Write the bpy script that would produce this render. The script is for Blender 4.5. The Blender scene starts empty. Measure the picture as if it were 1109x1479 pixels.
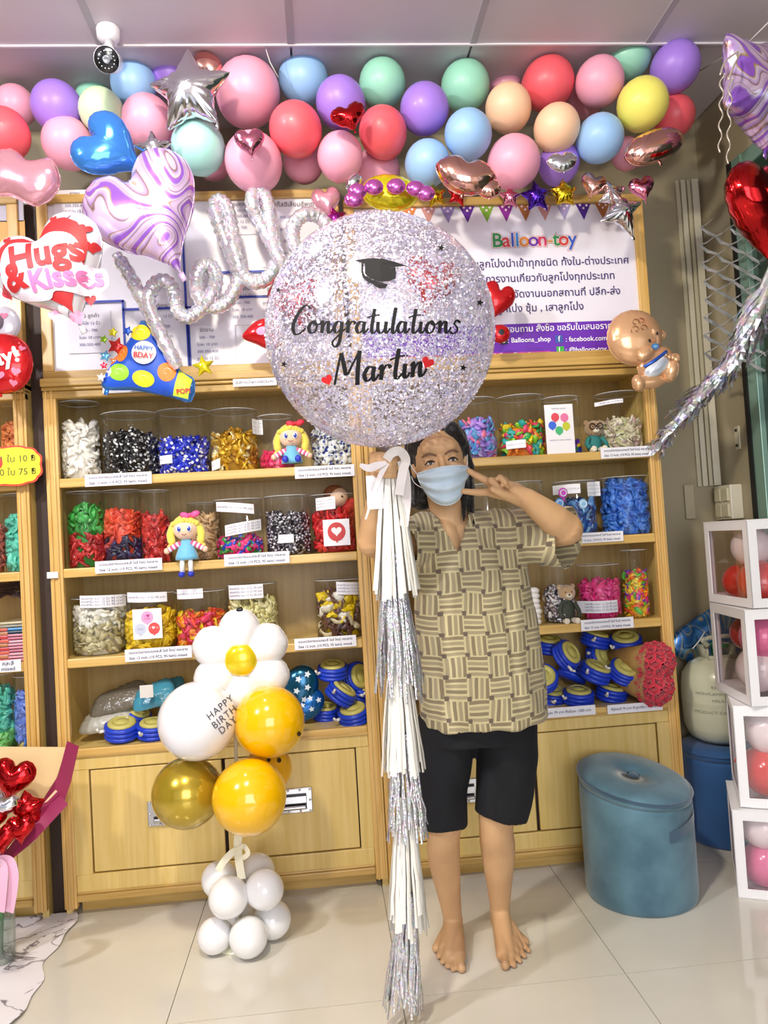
import bpy, bmesh, math, random
import numpy as np
from mathutils import Vector, Matrix, Euler
R = math.radians
random.seed(7); rng = np.random.default_rng(7)
# ---------------------------------------------------------------- camera (calibrated from the room's own lines)
FPX, CX, CY, HC = 1087.0, 554.5, 739.5, 1.19
_d = np.array([465-CX, 785-CY, FPX]); _d /= np.linalg.norm(_d)
_x = np.array([13322-CX, 18-CY, FPX]); _x = _x-_d*(_x@_d); _x /= np.linalg.norm(_x)
_z = -np.cross(_d, _x)
if _z[1] > 0: _z = -_z
RW = np.array([_x, _d, _z])
def P(px, py, Y):
    r = RW@np.array([px-CX, py-CY, FPX]); t = Y/r[1]
    return Vector((r[0]*t, Y, HC+r[2]*t))
def PZ(px, py, Z=0.0):
    r = RW@np.array([px-CX, py-CY, FPX]); t = (Z-HC)/r[2]
    return Vector((r[0]*t, r[1]*t, Z))
def ray(px, py):
    r = RW@np.array([px-CX, py-CY, FPX]); return Vector(r/np.linalg.norm(r))
sc = bpy.context.scene
cd = bpy.data.cameras.new('camera'); cam = bpy.data.objects.new('camera', cd); sc.collection.objects.link(cam)
cd.sensor_fit = 'VERTICAL'; cd.sensor_height = 36; cd.lens = FPX/1479*36; cd.clip_start = 0.05
cr = RW@np.array([1, 0, 0]); cu = RW@np.array([0, -1, 0]); cb = RW@np.array([0, 0, -1])
m = Matrix(((cr[0], cu[0], cb[0], 0), (cr[1], cu[1], cb[1], 0), (cr[2], cu[2], cb[2], HC), (0, 0, 0, 1)))
cam.matrix_world = m; sc.camera = cam
# ---------------------------------------------------------------- world, lights, exposure
w = bpy.data.worlds.new('world'); sc.world = w; w.use_nodes = True
w.node_tree.nodes['Background'].inputs[0].default_value = (0.80, 0.83, 0.92, 1)
w.node_tree.nodes['Background'].inputs[1].default_value = 0.62
def area(name, loc, size, power, col, target=None, shape='DISK'):
    l = bpy.data.lights.new(name, 'AREA'); l.shape = shape; l.size = size; l.energy = power; l.color = col
    o = bpy.data.objects.new(name, l); sc.collection.objects.link(o); o.location = loc
    if target is not None:
        o.rotation_euler = (Vector(target)-Vector(loc)).to_track_quat('-Z', 'Y').to_euler()
    return o
area('ceiling_lamp_left', (-1.9, 0.50, 2.72), 0.17, 36, (0.99, 0.96, 1.0), (0.1, 2.4, 1.0))
area('ceiling_lamp_centre', (-0.35, 0.70, 2.74), 0.17, 33, (1.0, 0.91, 0.74), (0.1, 2.3, 0.8))
area('ceiling_lamp_near_shelf', (-0.5, 1.98, 2.76), 0.16, 2.2, (0.95, 0.96, 1.0))
area('front_fill', (0.3, -2.2, 1.5), 2.0, 62, (0.97, 0.96, 1.0), (0.2, 2.5, .9), 'SQUARE')  # added soft fill behind the camera, brightens the lower part
sc.view_settings.view_transform = 'Standard'; sc.view_settings.look = 'None'
sc.view_settings.gamma = 1; sc.view_settings.use_curve_mapping = False
sc.view_settings.exposure = 0.24

# ---------------------------------------------------------------- materials
def lin(c):
    if isinstance(c, str): c = [int(c[i:i+2], 16)/255 for i in (0, 2, 4)]
    return tuple(((v/12.92) if v <= 0.04045 else ((v+0.055)/1.055)**2.4) for v in c)+(1,)
MC = {}
def M(name, col='ffffff', rough=.5, metal=0, coat=0, sheen=0, sss=0, trans=0, alpha=1, bump=0, bscale=40, spec=.5, var=0, vscale=6, col2=None):
    if name in MC: return MC[name]
    m = bpy.data.materials.new(name); m.use_nodes = True; nt = m.node_tree; b = nt.nodes['Principled BSDF']
    b.inputs['Base Color'].default_value = lin(col); b.inputs['Roughness'].default_value = rough
    b.inputs['Metallic'].default_value = metal; b.inputs['Coat Weight'].default_value = coat
    b.inputs['Coat Roughness'].default_value = .06
    b.inputs['Sheen Weight'].default_value = sheen; b.inputs['Transmission Weight'].default_value = trans
    b.inputs['Specular IOR Level'].default_value = spec
    if sss: b.inputs['Subsurface Weight'].default_value = sss; b.inputs['Subsurface Scale'].default_value = .02
    if alpha < 1: b.inputs['Alpha'].default_value = alpha
    tc = None
    if bump or var or col2:
        tc = nt.nodes.new('ShaderNodeTexCoord')
    if bump:
        n = nt.nodes.new('ShaderNodeTexNoise'); n.inputs['Scale'].default_value = bscale; n.inputs['Detail'].default_value = 3
        nt.links.new(tc.outputs['Object'], n.inputs['Vector'])
        bp = nt.nodes.new('ShaderNodeBump'); bp.inputs['Strength'].default_value = bump; bp.inputs['Distance'].default_value = .01
        nt.links.new(n.outputs['Fac'], bp.inputs['Height']); nt.links.new(bp.outputs[0], b.inputs['Normal'])
    if col2:
        n = nt.nodes.new('ShaderNodeTexNoise'); n.inputs['Scale'].default_value = vscale; n.inputs['Detail'].default_value = 4
        nt.links.new(tc.outputs['Object'], n.inputs['Vector'])
        r = nt.nodes.new('ShaderNodeValToRGB'); r.color_ramp.elements[0].position = .38; r.color_ramp.elements[1].position = .62
        r.color_ramp.elements[0].color = lin(col); r.color_ramp.elements[1].color = lin(col2)
        nt.links.new(n.outputs['Fac'], r.inputs[0]); nt.links.new(r.outputs[0], b.inputs['Base Color'])
    MC[name] = m; return m
def node(nt, t, **kw):
    n = nt.nodes.new(t)
    for k, v in kw.items(): setattr(n, k, v)
    return n
def wood_mat(name, c1, c2, vertical=True, rough=.38):
    if name in MC: return MC[name]
    m = bpy.data.materials.new(name); m.use_nodes = True; nt = m.node_tree; b = nt.nodes['Principled BSDF']
    g = node(nt, 'ShaderNodeNewGeometry'); mp = node(nt, 'ShaderNodeMapping')
    mp.inputs['Scale'].default_value = (26, 26, 1.3) if vertical else (1.3, 26, 26)
    n = node(nt, 'ShaderNodeTexNoise'); n.inputs['Scale'].default_value = 2.2; n.inputs['Detail'].default_value = 5; n.inputs['Distortion'].default_value = .6
    n2 = node(nt, 'ShaderNodeTexNoise'); n2.inputs['Scale'].default_value = 3.0
    r = node(nt, 'ShaderNodeValToRGB'); r.color_ramp.elements[0].position = .33; r.color_ramp.elements[1].position = .68
    r.color_ramp.elements[0].color = lin(c1); r.color_ramp.elements[1].color = lin(c2)
    nt.links.new(g.outputs['Position'], mp.inputs['Vector']); nt.links.new(mp.outputs[0], n.inputs['Vector'])
    nt.links.new(n.outputs['Fac'], r.inputs[0]); nt.links.new(r.outputs[0], b.inputs['Base Color'])
    b.inputs['Roughness'].default_value = rough; b.inputs['Coat Weight'].default_value = .25; b.inputs['Coat Roughness'].default_value = .25
    MC[name] = m; return m
def attr_mat(name, rough=.4, metal=0, coat=0, dots=None, sheen=0):
    if name in MC: return MC[name]
    m = bpy.data.materials.new(name); m.use_nodes = True; nt = m.node_tree; b = nt.nodes['Principled BSDF']
    a = node(nt, 'ShaderNodeAttribute'); a.attribute_name = 'Col'
    b.inputs['Roughness'].default_value = rough; b.inputs['Metallic'].default_value = metal; b.inputs['Coat Weight'].default_value = coat
    b.inputs['Sheen Weight'].default_value = sheen
    if dots:
        tc = node(nt, 'ShaderNodeTexCoord'); v = node(nt, 'ShaderNodeTexVoronoi'); v.inputs['Scale'].default_value = dots[1]
        lt = node(nt, 'ShaderNodeMath', operation='LESS_THAN'); lt.inputs[1].default_value = dots[2]
        mx = node(nt, 'ShaderNodeMix', data_type='RGBA'); mx.inputs['B'].default_value = lin(dots[0])
        nt.links.new(tc.outputs['Object'], v.inputs['Vector']); nt.links.new(v.outputs['Distance'], lt.inputs[0])
        nt.links.new(lt.outputs[0], mx.inputs['Factor']); nt.links.new(a.outputs['Color'], mx.inputs['A'])
        nt.links.new(mx.outputs['Result'], b.inputs['Base Color'])
    else: nt.links.new(a.outputs['Color'], b.inputs['Base Color'])
    MC[name] = m; return m
def clear_mat(name, tint='ffffff', lo=.05, hi=.75, rough=.03, ior=1.45):
    """thin clear plastic film: see-through face on, mirror-like at grazing angles"""
    if name in MC: return MC[name]
    m = bpy.data.materials.new(name); m.use_nodes = True; nt = m.node_tree; nt.nodes.remove(nt.nodes['Principled BSDF'])
    t = node(nt, 'ShaderNodeBsdfTransparent'); t.inputs[0].default_value = lin(tint)
    g = node(nt, 'ShaderNodeBsdfGlossy'); g.inputs['Roughness'].default_value = rough
    lw = node(nt, 'ShaderNodeLayerWeight'); lw.inputs['Blend'].default_value = .28
    mr = node(nt, 'ShaderNodeMapRange'); mr.inputs['To Min'].default_value = lo; mr.inputs['To Max'].default_value = hi
    mx = node(nt, 'ShaderNodeMixShader'); nt.links.new(lw.outputs['Facing'], mr.inputs['Value'])
    nt.links.new(mr.outputs[0], mx.inputs[0]); nt.links.new(t.outputs[0], mx.inputs[1]); nt.links.new(g.outputs[0], mx.inputs[2])
    nt.links.new(mx.outputs[0], nt.nodes['Material Output'].inputs[0])
    MC[name] = m; return m
def marble_mat(name, cols, scale=3, metal=.35, rough=.2, dist=6):
    if name in MC: return MC[name]
    m = bpy.data.materials.new(name); m.use_nodes = True; nt = m.node_tree; b = nt.nodes['Principled BSDF']
    tc = node(nt, 'ShaderNodeTexCoord'); n = node(nt, 'ShaderNodeTexNoise'); n.inputs['Scale'].default_value = scale; n.inputs['Detail'].default_value = .6
    n.inputs['Distortion'].default_value = .9
    mu = node(nt, 'ShaderNodeMath', operation='MULTIPLY'); mu.inputs[1].default_value = dist
    fr = node(nt, 'ShaderNodeMath', operation='FRACT'); r = node(nt, 'ShaderNodeValToRGB'); cr = r.color_ramp
    cr.elements[0].position = 0; cr.elements[0].color = lin(cols[0][1]); cr.elements[1].position = cols[1][0]; cr.elements[1].color = lin(cols[1][1])
    for p, c in cols[2:]:
        e = cr.elements.new(p); e.color = lin(c)
    nt.links.new(tc.outputs['Object'], n.inputs['Vector']); nt.links.new(n.outputs['Fac'], mu.inputs[0]); nt.links.new(mu.outputs[0], fr.inputs[0])
    nt.links.new(fr.outputs[0], r.inputs[0]); nt.links.new(r.outputs[0], b.inputs['Base Color'])
    b.inputs['Metallic'].default_value = metal; b.inputs['Roughness'].default_value = rough+.08; b.inputs['Coat Weight'].default_value = .3; b.inputs['Coat Roughness'].default_value = .08
    MC[name] = m; return m
def holo_mat(name, base='e8e8f2', amt=.5, scale=90, rough=.16):
    if name in MC: return MC[name]
    m = bpy.data.materials.new(name); m.use_nodes = True; nt = m.node_tree; b = nt.nodes['Principled BSDF']
    tc = node(nt, 'ShaderNodeTexCoord'); v = node(nt, 'ShaderNodeTexVoronoi'); v.inputs['Scale'].default_value = scale
    hs = node(nt, 'ShaderNodeHueSaturation'); hs.inputs['Saturation'].default_value = amt; hs.inputs['Value'].default_value = 1.0
    mx = node(nt, 'ShaderNodeMix', data_type='RGBA'); mx.inputs['Factor'].default_value = .38; mx.inputs['A'].default_value = lin(base)
    bp = node(nt, 'ShaderNodeBump'); bp.inputs['Strength'].default_value = .35; bp.inputs['Distance'].default_value = .004
    nt.links.new(tc.outputs['Object'], v.inputs['Vector']); nt.links.new(v.outputs['Color'], hs.inputs['Color']); nt.links.new(hs.outputs[0], mx.inputs['B'])
    nt.links.new(mx.outputs['Result'], b.inputs['Base Color']); nt.links.new(v.outputs['Distance'], bp.inputs['Height']); nt.links.new(bp.outputs[0], b.inputs['Normal'])
    b.inputs['Metallic'].default_value = .62; b.inputs['Roughness'].default_value = rough
    MC[name] = m; return m

# ---------------------------------------------------------------- mesh helpers
class B:
    def __init__(s): s.v = []; s.f = []; s.c = []
    def add(s, vs, fs, col=None):
        o = len(s.v); s.v += [tuple(p) for p in vs]; s.f += [tuple(i+o for i in f) for f in fs]
        s.c += [col]*len(vs); return s
    def box(s, a, b, col=None, mat=None):
        x0, y0, z0 = a; x1, y1, z1 = b
        vs = [Vector(p) for p in ((x0, y0, z0), (x1, y0, z0), (x1, y1, z0), (x0, y1, z0), (x0, y0, z1), (x1, y0, z1), (x1, y1, z1), (x0, y1, z1))]
        if mat is not None: vs = [mat@p for p in vs]
        return s.add(vs, [(0, 3, 2, 1), (4, 5, 6, 7), (0, 1, 5, 4), (1, 2, 6, 5), (2, 3, 7, 6), (3, 0, 4, 7)], col)
    def loft(s, rings, cap0=True, cap1=True, col=None, closed=True):
        n = len(rings[0]); vs = [p for r in rings for p in r]; fs = []
        for i in range(len(rings)-1):
            for j in range(n if closed else n-1):
                k = (j+1) % n; fs.append((i*n+j, i*n+k, (i+1)*n+k, (i+1)*n+j))
        if cap0: fs.append(tuple(range(n))[::-1])
        if cap1: fs.append(tuple((len(rings)-1)*n+j for j in range(n)))
        return s.add(vs, fs, col)
    def ell(s, c, r, seg=16, rings=10, rot=None, col=None):
        if not hasattr(r, '__len__'): r = (r, r, r)
        vs = [Vector((0, 0, -r[2]))]; fs = []
        for i in range(1, rings):
            a = -math.pi/2+math.pi*i/rings
            for j in range(seg):
                t = 2*math.pi*j/seg; vs.append(Vector((r[0]*math.cos(a)*math.cos(t), r[1]*math.cos(a)*math.sin(t), r[2]*math.sin(a))))
        vs.append(Vector((0, 0, r[2]))); L = len(vs)-1
        for j in range(seg):
            k = (j+1) % seg; fs.append((0, 1+k, 1+j)); fs.append((L, L-seg+j, L-seg+k))
            for i in range(rings-2): fs.append((1+i*seg+j, 1+i*seg+k, 1+(i+1)*seg+k, 1+(i+1)*seg+j))
        if rot is not None: vs = [rot@p for p in vs]
        c = Vector(c); return s.add([p+c for p in vs], fs, col)
    def tube(s, pts, rad, seg=10, col=None, caps=True, flat=1.0, up=None, closed=False):
        pts = [Vector(p) for p in pts]; n = len(pts)
        if not hasattr(rad, '__len__'): rad = [rad]*n
        rings = []; prev = None
        for i, p in enumerate(pts):
            d = (pts[min(i+1, n-1)]-pts[max(i-1, 0)]); d = d.normalized() if d.length > 1e-9 else Vector((0, 0, 1))
            if prev is None:
                a = Vector(up) if up is not None else (Vector((0, 0, 1)) if abs(d.z) < .9 else Vector((0, 1, 0)))
            else: a = prev
            u = (a-d*a.dot(d)); u = u.normalized() if u.length > 1e-6 else d.orthogonal().normalized(); v = d.cross(u); prev = u
            rings.append([p+(u*math.cos(2*math.pi*j/seg)*flat+v*math.sin(2*math.pi*j/seg))*rad[i] for j in range(seg)])
        return s.loft(rings, caps, caps, col)
    def cone(s, a, b, ra, rb, seg=14, col=None):
        """round cone (capsule with two radii)"""
        s.ell(a, ra, seg, 8, col=col); s.ell(b, rb, seg, 8, col=col); return s.tube([a, b], [ra, rb], seg, col)
    def lathe(s, c, prof, seg=24, col=None, rot=None, sx=1, sy=1):
        c = Vector(c); rings = []
        for r, z in prof:
            ring = [Vector((r*sx*math.cos(2*math.pi*j/seg), r*sy*math.sin(2*math.pi*j/seg), z)) for j in range(seg)]
            if rot is not None: ring = [rot@p for p in ring]
            rings.append([p+c for p in ring])
        return s.loft(rings, prof[0][0] > 1e-4, prof[-1][0] > 1e-4, col)
    def torus(s, c, R0, r0, seg=24, sub=8, rot=None, col=None, sy=1):
        vs = []; fs = []
        for i in range(seg):
            t = 2*math.pi*i/seg
            for j in range(sub):
                u = 2*math.pi*j/sub; q = Vector(((R0+r0*math.cos(u))*math.cos(t), (R0+r0*math.cos(u))*math.sin(t)*sy, r0*math.sin(u)))
                vs.append((rot@q if rot is not None else q)+Vector(c))
        for i in range(seg):
            for j in range(sub):
                fs.append((i*sub+j, ((i+1) % seg)*sub+j, ((i+1) % seg)*sub+(j+1) % sub, i*sub+(j+1) % sub))
        return s.add(vs, fs, col)
ORG = {}
def link(o): sc.collection.objects.link(o)
def tag(o, label=None, cat=None, group=None, kind=None):
    if label: o['label'] = label
    if cat: o['category'] = cat
    if group: o['group'] = group
    if kind: o['kind'] = kind
    return o
def mesh_from(b, name, smooth=True):
    me = bpy.data.meshes.new(name); me.from_pydata(b.v, [], b.f)
    if any(c is not None for c in b.c):
        at = me.color_attributes.new('Col', 'FLOAT_COLOR', 'POINT')
        arr = np.array([(c if c is not None else (1, 1, 1, 1)) for c in b.c], dtype=np.float32).ravel(); at.data.foreach_set('color', arr)
    if smooth: me.polygons.foreach_set('use_smooth', [True]*len(me.polygons))
    me.update(); return me
def obj(name, b, mat, parent=None, smooth=True, bevel=0, org=None, kind=None, auto=False):
    """all geometry is given in world coordinates; the object's origin goes to its parent's origin, or to its own base"""
    vs = np.array(b.v)
    if org is None:
        if parent is not None: org = ORG[parent.name]
        else: org = Vector(((vs[:, 0].min()+vs[:, 0].max())/2, (vs[:, 1].min()+vs[:, 1].max())/2, vs[:, 2].min()))
    org = Vector(org); b2 = B(); b2.v = (vs-np.array(org)).tolist(); b2.f = b.f; b2.c = b.c
    me = mesh_from(b2, name, smooth); o = bpy.data.objects.new(name, me); link(o)
    if parent is not None: o.parent = parent; o.location = org-ORG[parent.name]
    else: o.location = org
    ORG[o.name] = org
    if mat is not None: me.materials.append(mat)
    if bevel:
        md = o.modifiers.new('bevel', 'BEVEL'); md.width = bevel; md.segments = 2; md.limit_method = 'ANGLE'; md.angle_limit = R(50)
        if smooth: md.harden_normals = True
    if auto:
        bm = bmesh.new(); bm.from_mesh(me)
        for e in bm.edges:
            if len(e.link_faces) == 2 and e.calc_face_angle(0) > R(40): e.smooth = False
        bm.to_mesh(me); bm.free()
    if kind: o['kind'] = kind
    return o
def thing(name, label, cat, loc, group=None):
    o = bpy.data.objects.new(name, None); link(o); o.location = loc; o.empty_display_size = .05; ORG[o.name] = Vector(loc)
    return tag(o, label, cat, group)
def struct(name, b, mat, parent=None, **k):
    o = obj(name, b, mat, parent, **k)
    if parent is None: o['kind'] = 'structure'
    return o
def newell(b):  # consistent outward normals
    return b
TXT = {}
def text_geo(body, size, shear=0, bold=0, space=1.0, align='CENTER'):
    """triangulated flat lettering in the local XY plane"""
    key = (body, shear, bold, space, align)
    if key not in TXT:
        c = bpy.data.curves.new('t', 'FONT'); c.body = body; c.size = 1; c.align_x = align; c.align_y = 'CENTER'; c.shear = shear; c.offset = bold
        c.space_character = space; c.resolution_u = 3; c.fill_mode = 'FRONT'
        o = bpy.data.objects.new('t', c); link(o); dg = bpy.context.evaluated_depsgraph_get()
        me = bpy.data.meshes.new_from_object(o.evaluated_get(dg))
        TXT[key] = ([tuple(v.co) for v in me.vertices], [tuple(p.vertices) for p in me.polygons])
        bpy.data.objects.remove(o); bpy.data.meshes.remove(me); bpy.data.curves.remove(c)
    v, f = TXT[key]; return [(x*size, y*size) for x, y, z in v], f
def text_flat(b, body, c, size, col, Y, **k):
    """lettering on a plane facing the viewer (normal -Y)"""
    v, f = text_geo(body, size, **k); b.add([(c[0]+x, Y, c[1]+y) for x, y in v], f, lin(col))
def subdiv2d(v, f, L):
    bm = bmesh.new(); vv = [bm.verts.new((x, y, 0)) for x, y in v]
    for q in f:
        try: bm.faces.new([vv[i] for i in q])
        except Exception: pass
    bmesh.ops.triangulate(bm, faces=bm.faces[:])
    for _ in range(3):
        es = [e for e in bm.edges if e.calc_length() > L]
        if not es: break
        bmesh.ops.subdivide_edges(bm, edges=es, cuts=1); bmesh.ops.triangulate(bm, faces=bm.faces[:])
    bm.verts.index_update(); r = ([(q.co.x, q.co.y) for q in bm.verts], [tuple(q.index for q in fc.verts) for fc in bm.faces]); bm.free(); return r
def smoothpts(pts, n=8):
    pts = [Vector(p) for p in pts]; out = []; L = len(pts)
    for i in range(L-1):
        p0, p1, p2, p3 = pts[max(i-1, 0)], pts[i], pts[i+1], pts[min(i+2, L-1)]
        for j in range(n):
            t = j/n; out.append(.5*((2*p1)+(p2-p0)*t+(2*p0-5*p1+4*p2-p3)*t*t+(3*p1-p0-3*p2+p3)*t**3))
    out.append(pts[-1]); return out
ATT = attr_mat('painted_print', .45)

# ================================================================ ROOM
CZ = 2.82; YW = 2.95; XW = 1.64; YF = 2.62
tile_m = M('glazed_floor_tile', 'dcd8cc', .09, coat=.3, col2='d5d1c4', vscale=2.5)
grout = M('floor_grout', '8f8a7c', .8)
b = B().box((-3.6, -3.2, -.05), (XW+.02, YW+.05, -.004)); floor = struct('floor', b, grout, smooth=False)
gx = [.739+.6*k for k in range(-7, 3)]; gy = [1.994+.6*k for k in range(-5, 3)]
for i in range(len(gx)-1):
    for j in range(len(gy)-1):
        x0, x1, y0, y1 = gx[i], min(gx[i+1], XW), gy[j], min(gy[j+1], YW)
        if x1-x0 < .02 or y1-y0 < .02: continue
        o = obj('floor_tile', B().box((x0+.0012, y0+.0012, -.006), (x1-.0012, y1-.0012, 0)), tile_m, floor, smooth=False)
ceil_m = M('ceiling_board', 'cac3cc', .55, bump=.02, bscale=300)
grid_m = M('ceiling_grid_metal', 'a9a4ad', .4)
b = B().box((-3.6, -3.2, CZ+.03), (XW+.02, YW+.05, CZ+.16)); ceiling = struct('ceiling', b, ceil_m, smooth=False)
cx_ = [-.01+.6033*k for k in range(-5, 4)]
for i in range(len(cx_)-1):
    x0, x1 = cx_[i], min(cx_[i+1], XW)
    if x1-x0 < .02: continue
    for y0, y1 in ((-2.4, -1.2), (-1.2, 0), (0, 1.2), (1.2, 2.406)):
        if y1 < .5 and (x0 < -1.9): continue
        obj('ceiling_panel', B().box((x0+.004, y0+.003, CZ), (x1-.004, y1-.003, CZ+.02)), ceil_m, ceiling, smooth=False)
    # row against the shelf wall is tilted up, shaped to catch less light
    q = B(); q.add([(x0+.004, 2.409, CZ+.006), (x1-.004, 2.409, CZ+.006), (x1-.004, YW, CZ+.028), (x0+.004, YW, CZ+.028), (x0+.004, 2.409, CZ+.03), (x1-.004, 2.409, CZ+.03), (x1-.004, YW, CZ+.04), (x0+.004, YW, CZ+.04)],
                   [(0, 3, 2, 1), (4, 5, 6, 7), (0, 1, 5, 4), (1, 2, 6, 5), (2, 3, 7, 6), (3, 0, 4, 7)])
    obj('ceiling_panel', q, ceil_m, ceiling, smooth=False)
    obj('ceiling_grid_bar', B().box((x0-.011, -2.4, CZ-.003), (x0+.011, 2.40, CZ+.004)), grid_m, ceiling, smooth=False)
obj('ceiling_grid_bar', B().box((-3.4, 2.402, CZ-.006), (XW, 2.410, CZ+.01)), M('grid_white', 'd8d4da', .4), ceiling, smooth=False)
wall_m = M('cream_wall_paint', 'a69b80', .38, bump=.04, bscale=60)
struct('wall_back', B().box((-3.6, YW, 0), (XW+.1, YW+.1, CZ+.1)), wall_m, smooth=False)
# side wall with the glass door
wr = B(); wr.box((XW, 2.72, 0), (XW+.1, YW, CZ+.1)); wr.box((XW, .4, 2.55), (XW+.1, 2.72, CZ+.1)); wr.box((XW, -3.2, 0), (XW+.1, .4, CZ+.1))
struct('wall_right', wr, wall_m, smooth=False)
struct('wall_left', B().box((-3.7, -3.2, 0), (-3.6, YW, CZ+.1)), wall_m, smooth=False)
dr = thing('door_1', None, None, (XW+.05, 1.6, 0)); dr['kind'] = 'structure'
obj('door_seal', B().box((XW-.012, 2.695, 0), (XW+.02, 2.722, 2.55)), M('black_rubber', '0c0c0e', .5), dr, smooth=False)
obj('door_frame', B().box((XW-.008, 2.635, 0), (XW+.05, 2.695, 2.55)).box((XW, .4, 2.49), (XW+.05, 2.635, 2.55)).box((XW, .4, 0), (XW+.05, .46, 2.49)), M('green_aluminium', '8fb3a4', .3, .4), dr, smooth=False, bevel=.002)
gm = M('dark_green_glass', '22382f', .04, coat=.5)
obj('glass_pane', B().box((XW+.012, 1.56, .05), (XW+.024, 2.635, 2.49)).box((XW+.026, .46, .05), (XW+.038, 1.6, 2.49)), gm, dr, smooth=False)
# cable trunking, switches, bolt
pl = M('ivory_plastic', 'd9d3bd', .35); pl2 = M('ivory_plastic_aged', 'c9c2a6', .4)
t = thing('cable_trunking', 'ivory plastic cable trunking running up the wall corner above the switch plates', 'trunking', (1.585, YW, 1.36))
for k, (xa, wd) in enumerate(((1.535, .018), (1.556, .022), (1.581, .016), (1.600, .03))):
    obj('trunk_strip', B().box((xa, YW-.012-.003*k, 1.33), (xa+wd-.002, YW, 2.60)), pl if k % 2 else pl2, t, smooth=False, bevel=.002)
t = thing('switch_panel', 'cream light switch panel with four rocker switches above the white balloon boxes', 'light switch', (XW, 2.84, 1.19))
obj('plate', B().box((XW-.05, 2.80, 1.19), (XW, 2.92, 1.325)), pl, t, smooth=False, bevel=.004)
for a in (2.812, 2.866):
    for z in (1.20, 1.262):
        obj('rocker', B().box((XW-.058, a, z), (XW-.048, a+.042, z+.05)), pl2, t, smooth=False, bevel=.002)
pt = B(); pt.box((1.475, YW-.014, 1.20), (1.515, YW, 1.34)); tag(obj('wall_box', pt, M('beige_plastic', 'b9af93', .5), bevel=.003), 'narrow beige box on the back wall left of the switch panel', 'wall box')
t = thing('wall_bracket', 'small ivory bracket with two screws on the side wall beside the glass door', 'bracket', (XW, 2.80, 1.46))
obj('plate', B().box((XW-.006, 2.785, 1.46), (XW, 2.815, 1.55)), pl2, t, smooth=False, bevel=.001)
for z in (1.475, 1.535): obj('screw', B().ell((XW-.008, 2.80, z), .006, 8, 6), M('dark_metal', '3a3530', .4, .8), t)

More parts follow.
